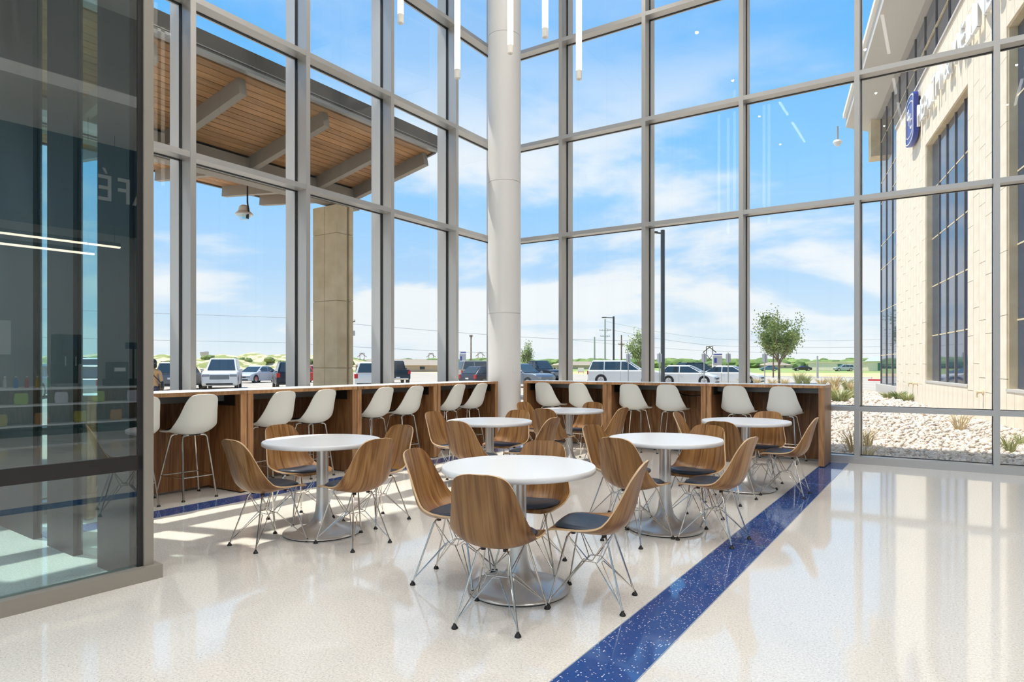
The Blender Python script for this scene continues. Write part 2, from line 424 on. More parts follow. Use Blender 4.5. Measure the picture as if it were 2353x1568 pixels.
# left wall: local x -> +Y, local y -> -X ; right wall: local x -> +X, local y -> +Y
Y_first = 4.004 - 7 * STEP
curtain('window_1', 'tall gridded aluminium curtain wall on the left', YR - YB, R(90), (XL, YB, 0), Y_first - YB, 11, RZ)
X_first = -5.562
curtain('window_2', 'tall gridded aluminium curtain wall on the right', XE - XL, 0, (XL, YR, 0), X_first - XL, 9, RZ)
curtain('added_window_3', 'unseen curtain wall behind the viewer, glazed to add skylight', XE - XL, R(180), (XE, YB, 0), 1.0, 9, RZ)  # unseen back wall, made of glass to add skylight on camera-facing sides
# corner post between the two curtain walls
structure(B1(XL - .40, XL, YR, YR + .40, 0, ZC).build('trim_3', 'alu_out'), 'aluminium corner post of the curtain walls')

# round column
colm = thing('round_column', 'thick round white column in the window corner', 'column', (-6.27, 9.28, 0))
prof = []
for a, b in ((0, 2.2), (2.206, 4.42), (4.426, 6.9), (6.906, ZC)):
    MB().lathe([(.272, a), (.28, a + .004), (.28, b - .004), (.272, b)], 48).build('column_sleeve', 'white_paint', colm, True)
MB().lathe([(.272, 0), (.272, ZC)], 32).build('column_core', 'white_paint', colm, True)
b = B1(-.0275, .0275, -.006, .012, -.06, .06).build('wall_switch', 'white', colm); b.location = (.262, -.098, 1.27); b.rotation_euler = (0, 0, R(69))

# ------------------------------------------------------------------ dark glass vestibule on the left
gv = thing('glass_vestibule', 'dark teal glass vestibule with taupe post at the left edge', 'glass box', (-4.15, 2.19, 0), R(-3))
GY = -4.2; GZ = 5.2
B1(-.06, .05, GY, .05, 0, .085).build('base_trim', 'taupe', gv)
B1(-.06, .012, -.045, .012, .085, GZ).build('corner_post', 'taupe', gv)
B1(-.055, -.004, -.075, -.045, .085, GZ).build('glazing_bead', 'bronze', gv)
B1(-.05, -.004, GY, -.045, .685, .775).build('mid_rail', 'bronze', gv)
for k in range(3):
    y1 = -.075 - 1.35 * k; y0 = y1 - 1.34
    B1(-.022, -.012, y0, y1, .085, .685).build('lower_pane', 'glass_dark', gv)
    B1(-.022, -.012, y0, y1, .775, GZ).build('upper_pane', 'glass_dark', gv)
B1(-2.45, -.06, GY, .012, GZ, GZ + .15).build('roof_panel', 'ceiling', gv)
for a, b in ((-.06, -.52), (-.91, -1.38), (-1.66, -2.45)):
    B1(b, a, -.10, -.04, 0, GZ).build('end_panel', 'dark_panel', gv)
for a, b in ((-.52, -.91), (-1.38, -1.66)):
    B1(b, a, -.075, -.065, .05, GZ).build('end_pane', 'glass_tint', gv)

# ------------------------------------------------------------------ cafe across the lobby (mirrored in the dark glass)
structure(B1(XE, XE + .2, YB, YR + .3, -.25, ZC).build('wall_right', 'wall_grey'), 'grey cafe wall across the lobby')
bulk = thing('cafe_bulkhead', 'navy bulkhead with CAFE lettering across the lobby', 'bulkhead', (6.9, 6.6, 4.3))
B1(0, 1.08, -4.5, 3.3, 0, 1.7).build('fascia_panel', 'navy', bulk)
B1(-2.6, 1.08, -6.5, 3.3, 1.7, 1.9).build('soffit', 'ceiling', bulk)
def letters(text, size, extrude, mat, parent, place, spacing, names='letter'):
    for i, ch in enumerate(text):
        if ch == ' ': continue
        cu = bpy.data.curves.new('letter_curve', 'FONT'); cu.body = ch; cu.size = size; cu.extrude = extrude; cu.align_x = 'CENTER'; cu.resolution_u = 3
        tmp = bpy.data.objects.new('letter_tmp', cu); col.objects.link(tmp)
        dg = bpy.context.evaluated_depsgraph_get(); me = bpy.data.meshes.new_from_object(tmp.evaluated_get(dg)); bpy.data.objects.remove(tmp)
        me.materials.clear(); me.materials.append(M[mat]); o = obj(names, me, parent); place(o, i * spacing)
def pl(o, s): o.location = (-.03, .22 - s, .5); o.rotation_euler = (R(90), 0, R(-90))
letters('CAFÉ', .78, .02, 'white', bulk, pl, .37)
for o in bulk.children:
    if o.name.startswith('letter'): o.scale = (.8, 1, 1)
for (x, z, y0, y1) in ((6.2, 3.72, 2.4, 5.75), (5.5, 3.42, 2.0, 5.05), (6.4, 3.3, 6.2, 7.4)):
    t = thing('linear_pendant', 'slim warm linear pendant lamp over the cafe counter, %s' % {3.72: 'upper one', 3.42: 'lower one', 3.3: 'short one'}[z], 'lamp', (x, y0, z), 0)
    B1(-.04, .04, 0, y1 - y0, .03, .10).build('housing', 'bronze', t); B1(-.038, .038, 0, y1 - y0, 0, .03).build('diffuser', 'led_cafe', t)
    for y in (.1, y1 - y0 - .1): MB().tube([(0, y, .1), (0, y, 6.2 - z - .2)], .004, 6).build('cable', 'black', t)
ct = thing('cafe_counter', 'dark cafe counter with white shelf edges across the lobby', 'counter', (6.4, 2.2, 0))
B1(.25, 1.0, 0, 6.0, 0, .86).build('body', 'walnut_flat', ct); B1(-.05, 1.05, -.05, 6.05, .86, .90).build('worktop', 'top_white', ct)
for z in (.18, .56): B1(-.25, .25, 0, 5.6, z, z + .03).build('shelf', 'top_white', ct)
B1(-.25, .25, 0, 5.6, 0, .10).build('plinth', 'black', ct)
cols = [(.02, .2, .55), (.5, .06, .03), (.5, .35, .05), (.1, .35, .12), (.6, .6, .55)]
for i in range(9):
    c_ = bsdf_mat('drink colour', cols[i % 5], .2)
    t = thing('drink_bottle', 'small drink bottle number %s from the end of the cafe worktop' % ['one', 'two', 'three', 'four', 'five', 'six', 'seven', 'eight', 'nine'][i], 'bottle', (6.6, 3.25 + i * .17, .90), 0, 'drink bottles on the cafe worktop')
    MB().lathe([(.03, 0), (.033, .01), (.033, .13), (.013, .18), (.013, .20)], 12).build('bottle_body', c_, t, True); MB().lathe([(.016, .20), (.016, .225)], 10).build('cap', 'white', t)
for i in range(16):
    c_ = bsdf_mat('snack colour', [(.5, .42, .03), (.35, .5, .05), (.55, .25, .05), (.6, .6, .65)][i % 4], .4)
    hi = i % 2; o = MB().prism([(-.10, 0), (.10, 0), (.115, .10), (.10, .22), (-.10, .22), (-.115, .10)], -.03, .03, 'x').build('snack_bag', c_, None, bevel=.02)
    o.location = (6.27, 2.5 + i * .32, .59 if hi else .21); tag(o, '%s snack bag on the %s shelf of the cafe counter, place %s' % (['yellow', 'green', 'orange', 'white'][i % 4], 'upper' if hi else 'lower', 'abcdefghijklmnop'[i]), 'snack bag', 'snack bags on the cafe shelves')
cm = thing('coffee_machine', 'tall black coffee dispenser on the cafe worktop', 'coffee machine', (6.85, 5.0, .90))
B1(-.2, .2, -.22, .22, .45, 1.05).build('body', 'black', cm, bevel=.02); B1(.05, .2, -.22, .22, .06, .45).build('back_column', 'black', cm); B1(-.2, .2, -.22, .22, 0, .06).build('drip_tray', 'grey_steel', cm)
for y in (-.09, .09): MB().tube([(-.2, y, .60), (-.24, y, .60), (-.24, y, .42)], .014, 8).build('spout', 'chrome', cm)
B1(-.21, -.2, -.17, .17, .75, .98).build('display', 'screen', cm)
rg = thing('cash_register', 'black cash register with raised customer display', 'cash register', (6.8, 6.05, .90))
B1(-.25, .2, -.35, .35, 0, .14).build('cash_drawer', 'black', rg); B1(-.2, .2, -.3, .02, .14, .50).build('receipt_printer', 'black', rg, bevel=.02); B1(-.21, -.2, -.26, -.05, .3, .38).build('paper_slot', 'white', rg)
MB().tube([(0, .18, .14), (0, .18, .80)], .02, 8).build('display_post', 'black', rg); B1(-.05, .03, .03, .33, .78, .92).build('customer_display', 'screen', rg)
po = tag(B1(-.004, 0, -.25, .25, -.35, .35).build('notice_sheet', 'white'), 'white notice sheet on the grey cafe wall', 'notice'); po.location = (XE - .001, 4.1, 1.9)

# ------------------------------------------------------------------ ceiling lamps
for i, (x, y) in enumerate([(-4.2, -4), (-4.2, -1), (-1.2, -4), (-1.2, -1), (-1.2, 2), (1.8, -4), (1.8, -1), (1.8, 2), (1.8, 5), (1.8, 8), (4.6, -4), (4.6, -1), (4.6, 2)]):
    t = thing('ceiling_lamp', 'long linear ceiling lamp %s in the lobby grid, counting from the back' % 'abcdefghijklm'[i], 'lamp', (x, y, ZC - .08), 0, 'linear ceiling lamps')
    B1(-.035, .035, -1.1, 1.1, .03, .08).build('housing', 'white_paint', t); B1(-.033, .033, -1.1, 1.1, 0, .03).build('diffuser', 'led', t)

# added fill lights in the ceiling, put in to brighten the lobby
k = 0
for iy in range(5):
    for ix in range(4):
        x, y = -5.0 + 3.3 * ix, -5.0 + 3.2 * iy
        t = thing('fill_light', 'added ceiling fill light in row %s, place %s' % ('abcdef'[iy], 'abcde'[ix]), 'lamp', (x, y, ZC), 0, 'added ceiling fill lights')
        MB().lathe([(.16, 0), (.19, 0), (.19, -.02), (.16, -.02)], 24).build('trim_ring', 'white_paint', t, True); MB().lathe([(0, -.004), (.16, -.004), (.16, -.008), (0, -.008)], 20).build('lens', 'fill_lens', t)
        ld = bpy.data.lights.new('fill_lamp', 'SPOT'); ld.energy = FILL_WATTS * 1.5; ld.spot_size = R(150); ld.spot_blend = 1.0; ld.shadow_soft_size = .035; ld.color = (1.0, .97, .93)
        lo = bpy.data.objects.new('fill_lamp', ld); col.objects.link(lo); lo.parent = t; lo.location = (0, 0, -.03)

# ------------------------------------------------------------------ tube pendants
for (x, y, z, nm) in ((-4.43, 4.75, 4.66, 'leftmost and highest hanging'), (-4.09, 5.21, 4.21, 'second from left, before the glass'), (-3.81, 5.75, 4.60, 'in front of the white column'), (-3.25, 5.52, 4.52, 'just right of the white column'), (-3.07, 5.88, 4.20, 'rightmost, hanging low')):
    t = thing('tube_pendant', 'slim glowing vertical tube pendant, ' + nm, 'lamp', (x, y, z), 0, 'vertical tube pendants')
    MB().lathe([(.0, 0), (.024, 0), (.03, .006), (.03, .09)], 20).build('end_cap', 'frost', t, True)
    MB().lathe([(.0295, .09), (.0295, 2.7)], 20).build('tube', 'tube', t, True)
    MB().lathe([(.0, .004), (.008, -.002), (.008, -.004), (0, -.006)], 10).build('tip_stud', 'chrome', t, True)
    MB().tube([(0, 0, 2.7), (0, 0, ZC - z)], .003, 6).build('cable', 'black', t)
# ------------------------------------------------------------------ counters along the glass
UL = 1.546; CH = 1.067; DEP = .60
def counter(label, loc, rz, plain_end=False):
    """local x along the counter (0..UL), local y: 0 = front edge, towards the glass +"""
    t = thing('bar_counter', label, 'counter', loc, rz, 'walnut bar counters along the windows')
    g = .004; w = .072
    top = MB().box(g, UL - g, 0, DEP, CH - .038, CH).build('worktop', ['walnut_edge'], t)
    B1(g + .001, UL - g - .001, .001, DEP - .001, CH - .001, CH + .0015).build('top_surface', 'top_white', top)
    for x0 in (g, UL - g - w):
        p = B1(x0, x0 + w, .012, DEP, .012, CH - .038).build('side_panel', 'walnut_flat', t)
        B1(x0 + .001, x0 + w - .001, .006, .0125, .012, CH - .038).build('edge_band', 'walnut_edge', p)
        B1(x0 + .01, x0 + w - .01, .03, DEP - .02, 0, .012).build('plinth', 'black', p)
    B1(g + w, UL - g - w, DEP - .045, DEP - .02, .03, CH - .038).build('back_panel', 'walnut_flat', t)
    B1(g + w, UL - g - w, .28, .32, CH - .115, CH - .038).build('support_beam', 'grey_steel', t)
    for x0 in (g + w, UL - g - w - .012): B1(x0, x0 + .012, .10, .42, CH - .16, CH - .038).build('bracket', 'black', t)
    return t
YC, XC = 9.349, 6.115
lab = ['walnut counter nearest the dark glass vestibule', 'walnut counter behind the left round table', 'third walnut counter on the left, before the last', 'last walnut counter on the left, ending at the column']
Y0 = 4.234 - UL
counters = []
for k in range(4):
    # along +Y, front facing +X : local x -> +Y ; local y -> -X
    counters.append(counter(lab[k], (-XC, Y0 + k * UL, 0), R(90)))
lab = ['walnut counter right of the white column', 'middle walnut counter under the right windows', 'walnut counter at the right end, by the blue band']
for k in range(3):
    counters.append(counter(lab[k], (-5.94 + k * UL, YC, 0), 0))
# cables under two of the counters
MB().tube([(.95, .5, .93), (1.05, .48, .88), (1.2, .47, .865), (1.4, .5, .89)], .008, 6).build('power_cable', 'black', counters[5], True)
MB().tube([(.75, .5, .95), (.76, .47, .90), (.82, .46, .87), (.9, .48, .88)], .008, 6).build('power_cable', 'black', counters[6], True)
MB().blob((.22, .45, .86), .05, .04, .035, 10, 4, .12).build('power_socket', 'black', counters[2], True)

# ------------------------------------------------------------------ moulded shells
KEY = [(.222, .406, .120, 0), (.216, .418, .170, .003), (.188, .427, .201, .010), (.12, .423, .219, .022), (.04, .411, .226, .036), (-.03, .402, .230, .052), (-.085, .401, .233, .066), (-.132, .411, .2345, .076), (-.168, .432, .234, .080), (-.196, .465, .229, .079), (-.217, .51, .219, .073), (-.235, .57, .203, .060), (-.252, .64, .185, .045), (-.269, .705, .169, .031), (-.283, .755, .150, .017), (-.2905, .783, .126, .008), (-.2945, .797, .092, .003), (-.296, .803, .047, .001)]
def cat(K, n):
    K = np.array(K); m = len(K); out = []
    for i in range(n):
        u = i / (n - 1) * (m - 1); j = min(int(u), m - 2); t = u - j
        p0, p1, p2, p3 = K[max(j - 1, 0)], K[j], K[j + 1], K[min(j + 2, m - 1)]
        out.append(.5 * ((2 * p1) + (-p0 + p2) * t + (2 * p0 - 5 * p1 + 4 * p2 - p3) * t * t + (-p0 + 3 * p1 - 3 * p2 + p3) * t ** 3))
    return np.array(out)
def shell_mesh(name, mats, thick, dz=0.0, ns=40, nt=19):
    C = cat(KEY, ns); P = np.zeros((ns, nt, 3)); UV = np.zeros((ns, nt, 2)); arc = 0
    for i in range(ns):
        T = C[min(i + 1, ns - 1), :2] - C[max(i - 1, 0), :2]; T /= np.linalg.norm(T); n = np.array([T[1], -T[0]])
        if i: arc += np.linalg.norm(C[i, :2] - C[i - 1, :2])
        for j in range(nt):
            t = -1 + 2 * j / (nt - 1); t = math.copysign(abs(t) ** .9, t)
            d = C[i, 3] * abs(t) ** 2.3
            P[i, j] = (C[i, 2] * t * (1 - .05 * abs(t) ** 3 * min(1, C[i, 3] / .05)), C[i, 0] + n[0] * d, C[i, 1] + n[1] * d + dz)
            UV[i, j] = (C[i, 2] * t, arc)
    du = np.gradient(P, axis=0); dv = np.gradient(P, axis=1); nn = np.cross(dv, du); nn /= np.linalg.norm(nn, axis=2, keepdims=True) + 1e-12
    if nn[5, nt // 2, 2] < 0: nn = -nn
    Q = P - nn * thick
    vs = [tuple(p) for p in P.reshape(-1, 3)] + [tuple(p) for p in Q.reshape(-1, 3)]; uv = [tuple(p) for p in UV.reshape(-1, 2)] * 2
    o = ns * nt; fs = []; mi = []
    for i in range(ns - 1):
        for j in range(nt - 1):
            a = i * nt + j; fs.append((a, a + nt, a + nt + 1, a + 1)); fs.append((o + a, o + a + 1, o + a + nt + 1, o + a + nt)); mi += [0, 0]
    ring = [j for j in range(nt)] + [i * nt + nt - 1 for i in range(1, ns)] + [(ns - 1) * nt + j for j in range(nt - 2, -1, -1)] + [i * nt for i in range(ns - 2, 0, -1)]
    for a, b in zip(ring, ring[1:] + ring[:1]): fs.append((a, b, o + b, o + a)); mi.append(1 if len(mats) > 1 else 0)
    me = bpy.data.meshes.new(name); me.from_pydata(vs, [], fs)
    for m in mats: me.materials.append(M[m])
    me.polygons.foreach_set('material_index', mi)
    ul = me.uv_layers.new(name='UVMap')
    idx = np.zeros(len(me.loops), dtype=np.int32); me.loops.foreach_get('vertex_index', idx)
    ul.data.foreach_set('uv', np.array(uv)[idx].ravel())
    me.polygons.foreach_set('use_smooth', [True] * len(me.polygons)); me.set_sharp_from_angle(angle=R(50)); me.update()
    return me
def seat_z(y, x):
    C = cat(KEY, 80); k = [i for i in range(80) if C[i, 0] < .2 and C[i, 1] < .44]; i = min(k, key=lambda q: abs(C[q, 0] - y))
    return C[i, 1] + C[i, 3] * min(1, abs(x) / C[i, 2]) ** 2.3
def pad_mesh(name, mat, dz=0.0):
    nr, na = 8, 40; vs = []; fs = []
    for i in range(nr + 1):
        rho = i / nr
        for j in range(na):
            a = 2 * math.pi * j / na; ca, sa = math.cos(a), math.sin(a); q = (abs(ca) ** 2.8 + abs(sa) ** 2.8) ** (-1 / 2.8)
            x = .186 * rho * q * ca * (1 if sa > 0 else 1 + .03 * sa); y = .028 + .178 * rho * q * sa
            edge = min(1.0, (1 - rho) / .22); h = .006 + .020 * math.sqrt(max(0, 1 - (1 - edge) ** 2))
            vs.append((x, y, seat_z(y, x) + h + dz))
    for j in range(na):  # tucked under rim
        p = vs[nr * na + j]; vs.append((p[0] * .985, .028 + (p[1] - .028) * .985, p[2] - .0045))
    for i in range(nr + 1):
        for j in range(na):
            a = i * na + j; b = i * na + (j + 1) % na
            fs.append((a, a + na, b + na, b))
    me = bpy.data.meshes.new(name); me.from_pydata(vs, [], fs); me.materials.append(M[mat])
    me.polygons.foreach_set('use_smooth', [True] * len(me.polygons)); me.update(); return me

def make_chair(label):
    t = thing('shell_chair', label, 'chair', (0, 0, 0), 0, 'walnut shell chairs at the round tables')
    obj('shell', shell_mesh('shell', ['walnut', 'ply_edge'], .0105), t)
    obj('seat_pad', pad_mesh('seat_pad', 'pad'), t)
    tops = {(-1, -1): (-.085, -.10, .375), (1, -1): (.085, -.10, .375), (-1, 1): (-.115, .115, .388), (1, 1): (.115, .115, .388)}
    feet = {(-1, -1): (-.168, -.205, 0), (1, -1): (.168, -.205, 0), (-1, 1): (-.205, .20, 0), (1, 1): (.205, .20, 0)}
    cz = .232; cen = {k: (k[0] * .062, k[1] * .04, cz) for k in tops}
    J = {k: Vector(feet[k]) * .88 + Vector(tops[k]) * .12 for k in tops}
    for k in tops:
        T, F = Vector(tops[k]), Vector(feet[k])
        leg = MB().tube([(T.x * .72, T.y * .8, T.z + .010), (T.x * .9, T.y * .93, T.z + .006), T * .97 + F * .03, F + Vector((0, 0, .012))], .0056, 8).build('leg', 'chrome', t, True)
        MB().lathe([(.0, 0), (.016, 0), (.0175, .004), (.012, .015), (.0075, .02), (.0075, .026), (0, .026)], 14, feet[k]).build('foot_glide', 'black', leg, True)
        MB().lathe([(.0, .0), (.014, .0), (.014, .018), (0, .018)], 10, (T.x * .72, T.y * .8, T.z + .002)).build('mount', 'black', leg, True)
    w = .0031
    def wire(pts): MB().tube(pts, w, 6).build('wire_brace', 'chrome', t, True)
    for sy in (-1, 1):
        a, b = (-1, sy), (1, sy)
        wire([J[a], (-.018, sy * .055, cz - .006), (.018, sy * .055, cz - .006), J[b]])
        wire([tops[a], cen[a], cen[b], tops[b]])
    for sx in (-1, 1):
        a, b = (sx, -1), (sx, 1)
        wire([J[a], (sx * .066, -.03, cz + .004), (sx * .066, .03, cz + .004), J[b]])
        wire([tops[a], (sx * .055, -.012, cz + .010), (sx * .055, .012, cz + .010), tops[b]])
    return t
def make_stool(label):
    t = thing('bar_stool', label, 'bar stool', (0, 0, 0), 0, 'white shell bar stools at the counters')
    dz = .243
    obj('shell', shell_mesh('shell', ['shell_white'], .009, dz), t)
    obj('seat_pad', pad_mesh('seat_pad', 'pad_dark', dz), t)
    feet = {(-1, -1): (-.17, -.215), (1, -1): (.17, -.215), (-1, 1): (-.225, .215), (1, 1): (.225, .215)}
    ring = {}
    for k, (fx, fy) in feet.items():
        T = Vector((k[0] * .125, k[1] * .115, .610)); F = Vector((fx, fy, .014))
        pts = [(k[0] * .03, k[1] * .10, .634), (k[0] * .085, k[1] * .108, .634), (k[0] * .112, k[1] * .113, .626), T, F]
        leg = MB().tube(pts, .0098, 10).build('leg', 'chrome', t, True)
        MB().lathe([(0, 0), (.017, 0), (.018, .005), (.011, .018), (0, .018)], 14, (fx, fy, 0)).build('foot_glide', 'black', leg, True)
        s = (.610 - .225) / (.610 - .014); ring[k] = T.lerp(F, s)
    for a, b in (((-1, -1), (1, -1)), ((-1, 1), (1, 1)), ((-1, -1), (-1, 1)), ((1, -1), (1, 1))):
        MB().tube([ring[a], ring[b]], .006, 8).build('foot_rail', 'chrome', t, True)
    B1(-.06, .06, -.12, .12, .630, .640).build('mount_plate', 'black', t)
    return t
def make_table(label, loc):
    t = thing('round_table', label, 'table', loc, 0, 'round white pedestal tables')
    MB().lathe([(0, .703), (.450, .703), (.457, .709), (.457, .731), (.452, .737), (0, .737)], 72).build('tabletop', 'top_white', t, True, 50)
    MB().lathe([(0, .008), (.300, .008), (.303, .014), (.298, .021), (.25, .028), (.19, .039), (.14, .056), (.10, .082), (.072, .122), (.056, .18), (.049, .25), (.046, .34), (.046, .694), (0, .694)], 56).build('pedestal', 'steel', t, True, 60)
    MB().lathe([(0, 0), (.292, 0), (.292, .008), (0, .008)], 48).build('floor_pad', 'black', t, True)
    MB().lathe([(0, .694), (.13, .694), (.13, .703), (0, .703)], 24).build('top_plate', 'steel', t, True)
    return t
tabs = [('nearest', 'round white table nearest the camera', (-2.115, 3.282)), ('left', 'round white table on the left, beside the vestibule', (-4.14, 3.54)), ('middle right', 'round white table to the right of the nearest one', (-1.902, 5.152)),
        ('column', 'round white table in the back left, before the column', (-4.085, 5.764)), ('farthest', 'farthest and smallest looking round white table', (-4.194, 7.751)), ('far right', 'round white table beside the far end of the blue band', (-1.787, 7.276))]
for key, l, p in tabs: make_table(l, (p[0], p[1], 0))
chairs = [  # x, y, facing angle, label
    (-1.96, 2.855, 105, 'walnut shell chair nearest the camera, its back turned'), (-1.665, 3.36, 192, 'walnut shell chair right of the nearest table, facing left'), (-2.537, 3.207, 15, 'walnut shell chair left of the nearest table'), (-2.27, 3.69, 285, 'walnut shell chair on the far side of the nearest table'),
    (-4.225, 3.095, 87, 'leftmost walnut shell chair, near side of the left table'), (-3.70, 3.47, 173, 'walnut shell chair on the right of the left table, back turned'), (-4.66, 3.73, 357, 'walnut shell chair on the window side of the left table, front showing'), (-4.05, 4.06, 266, 'walnut shell chair behind the left table, at its right'),
    (-1.973, 4.714, 81, 'walnut shell chair on the near side of the middle right table'), (-1.474, 5.047, 173, 'walnut shell chair on the right of the middle right table, above the blue band'), (-1.79, 5.54, 262, 'walnut shell chair on the far side of the middle right table'), (-2.35, 5.24, 352, 'walnut shell chair on the left of the middle right table'),
    (-4.62, 5.80, 2, 'walnut shell chair on the left of the table before the column'), (-3.87, 5.22, 88, 'walnut shell chair with its back turned, near side of the table before the column'), (-4.2, 6.25, 272, 'walnut shell chair on the far side of the table before the column'), (-3.60, 5.80, 180, 'walnut shell chair on the right of the table before the column'),
    (-4.79, 7.93, 350, 'walnut shell chair on the left of the farthest table'), (-4.12, 7.23, 92, 'walnut shell chair on the near side of the farthest table, back turned'), (-4.23, 8.24, 268, 'walnut shell chair on the far side of the farthest table'), (-3.64, 7.64, 176, 'walnut shell chair on the right of the farthest table'),
    (-2.25, 7.25, 5, 'walnut shell chair on the left of the far right table'), (-1.77, 6.56, 88, 'walnut shell chair on the near side of the far right table'), (-1.70, 7.62, 268, 'walnut shell chair on the far side of the far right table'), (-1.375, 7.217, 180, 'rightmost walnut shell chair, on the right of the far right table')]
c0 = None
for x, y, a, l in chairs:
    if c0 is None:
        c0 = make_chair(l); c0.location = (x, y, 0); c0.rotation_euler = (0, 0, R(a - 90))
    else: dup(c0, (x, y, 0), R(a - 90), l)
SX, SY = -6.385, 9.635
stools = [(SX, 3.16, 180, 'white bar stool half hidden by the vestibule post'), (SX, 3.75, 178, 'white bar stool nearest the vestibule that shows whole'), (SX, 4.69, 181, 'white bar stool at the second left counter, its left one'), (SX, 5.28, 180, 'white bar stool at the second left counter, its right one'),
          (SX, 6.27, 179, 'white bar stool at the third left counter, its left one'), (SX, 6.87, 180, 'white bar stool at the third left counter, its right one'), (SX, 7.83, 181, 'white bar stool at the last left counter, its left one'), (SX, 8.41, 180, 'white bar stool nearest the column on its left'),
          (-5.55, SY, 88, 'white bar stool just right of the column'), (-4.92, SY, 90, 'second white bar stool right of the column'), (-4.03, SY, 91, 'white bar stool at the middle right counter, its left one'), (-3.43, SY, 90, 'white bar stool at the middle right counter, its right one'),
          (-2.45, SY, 89, 'second white bar stool from the right end'), (-1.83, SY, 90, 'white bar stool at the right end of the counters')]
s0 = None
for x, y, a, l in stools:
    if s0 is None:
        s0 = make_stool(l); s0.location = (x, y, 0); s0.rotation_euler = (0, 0, R(a - 90))
    else: dup(s0, (x, y, 0), R(a - 90), l)
# ------------------------------------------------------------------ ground outside
GZ0 = -.20
def flat(name, pts, z, mat, label, thick=.1):
    n = len(pts); o = MB().add([(x, y, z) for x, y in pts] + [(x, y, z - thick) for x, y in pts], [tuple(range(n)), tuple(range(2 * n - 1, n - 1, -1))] + [(i, n + i, n + (i + 1) % n, (i + 1) % n) for i in range(n)]).build(name, mat)
    return structure(o, label)
flat('ground_dry_grass', [(-900, -600), (900, -600), (900, 1500), (-900, 1500)], GZ0 - .06, 'grass_dry', 'dry golden grass beyond the car park')
flat('ground_green_field', [(-190, 150), (-66, 146), (-50, 132), (-20, 150), (60, 160), (120, 700), (-500, 700)], GZ0 - .04, 'grass_green', 'green field behind the car park')
flat('ground_parking', [(-263, 18), (-176, 88), (-105, 110), (-55.4, 101), (-23, 90), (-7, 86), (8, 79), (60, 70), (60, -80), (-263, -120)], GZ0, 'concrete', 'pale concrete car park')
flat('ground_gravel', [(-6.6, YR + .42), (2.9, YR + .42), (-1.4, 31.9), (-3.2, 40.0), (-8.2, 47.6), (-12.4, 48.5), (-12.4, 44.5), (-8.0, 38.0)], -.035, 'gravel_base', 'bed of pale gravel outside the right windows', .18)
kb = struct_empty('kerb', 'pale kerb with a red painted end by the road', (0, 0, 0))
kp = [(-13.2, 44.4), (-13.2, 49.0), (-8.2, 48.2), (-3.0, 41.5)]
for i, (a, b_) in enumerate(zip(kp, kp[1:])): MB().bar((a[0], a[1], -.12), (b_[0], b_[1], -.12), .18, .2).build('kerb_stone', 'curb', kb)
MB().bar((-6.2, 72.5, -.14), (3.5, 69.5, -.14), .3, .22).build('red_kerb', 'red', kb)
MB().bar((-22, 89.6, -.14), (-7, 85.6, -.14), .3, .2).build('kerb_stone', 'curb', kb)

# gravel stones
rs = np.random.RandomState(4)
oct_v = np.array([(1, 0, 0), (0, 1, 0), (-1, 0, 0), (0, -1, 0), (0, 0, 1), (0, 0, -1)], float); oct_f = np.array([(0, 1, 4), (1, 2, 4), (2, 3, 4), (3, 0, 4), (1, 0, 5), (2, 1, 5), (3, 2, 5), (0, 3, 5)])
pos = []
def wall_x(y): return 1.35 - .205 * (y - 17)
while len(pos) < 15000:
    y = 10.45 + 26 * rs.rand() ** 2.3; x = -3.2 + rs.rand() * 6.2
    if y > 20: x = wall_x(y) - .1 - rs.rand() * 4.5
    if x < wall_x(y) - .06 and x < 2.7: pos.append((x, y))
pos = np.array(pos); n = len(pos)
sz = (.022 + .030 * rs.rand(n)) * (1 + (pos[:, 1] - 10) * .03)
V = oct_v[None] * (1 + .5 * (rs.rand(n, 6, 1) - .5)) * np.stack([1 + .5 * rs.rand(n), .75 + .4 * rs.rand(n), .55 + .35 * rs.rand(n)], 1)[:, None, :]
an = rs.rand(n) * 6.28; ca, sa = np.cos(an)[:, None], np.sin(an)[:, None]; tl = (rs.rand(n) - .5)[:, None] * 1.2
V = np.stack([V[..., 0] * ca - V[..., 1] * sa, V[..., 0] * sa + V[..., 1] * ca, V[..., 2] + tl * V[..., 0] * .5], -1) * sz[:, None, None]
V[..., 0] += pos[:, 0:1]; V[..., 1] += pos[:, 1:2]; V[..., 2] += -.035 + sz[:, None] * .35
F = (oct_f[None] + (np.arange(n) * 6)[:, None, None]).reshape(-1, 3)
me = bpy.data.meshes.new('gravel_stones'); me.vertices.add(n * 6); me.vertices.foreach_set('co', V.reshape(-1)); me.loops.add(len(F) * 3); me.loops.foreach_set('vertex_index', F.reshape(-1).astype(np.int32)); me.polygons.add(len(F)); me.polygons.foreach_set('loop_start', np.arange(0, len(F) * 3, 3, dtype=np.int32)); me.update(calc_edges=True)
m_st = bsdf_mat('gravel stone', (.7, .62, .54), .9); t_, b_ = nodes_of(m_st); gi = N(t_, 'ShaderNodeNewGeometry'); rp = ramp(t_, [(0, (.55, .44, .35)), (.3, (.74, .65, .57)), (.6, (.66, .55, .46)), (.85, (.80, .73, .66)), (1, (.40, .32, .26))]); t_.links.new(gi.outputs['Random Per Island'], rp.inputs[0]); t_.links.new(rp.outputs[0], b_.inputs['Base Color'])
me.materials.append(m_st); go = obj('gravel_stones', me); go['kind'] = 'stuff'; tag(go, 'loose pale gravel stones outside the right windows', 'gravel')

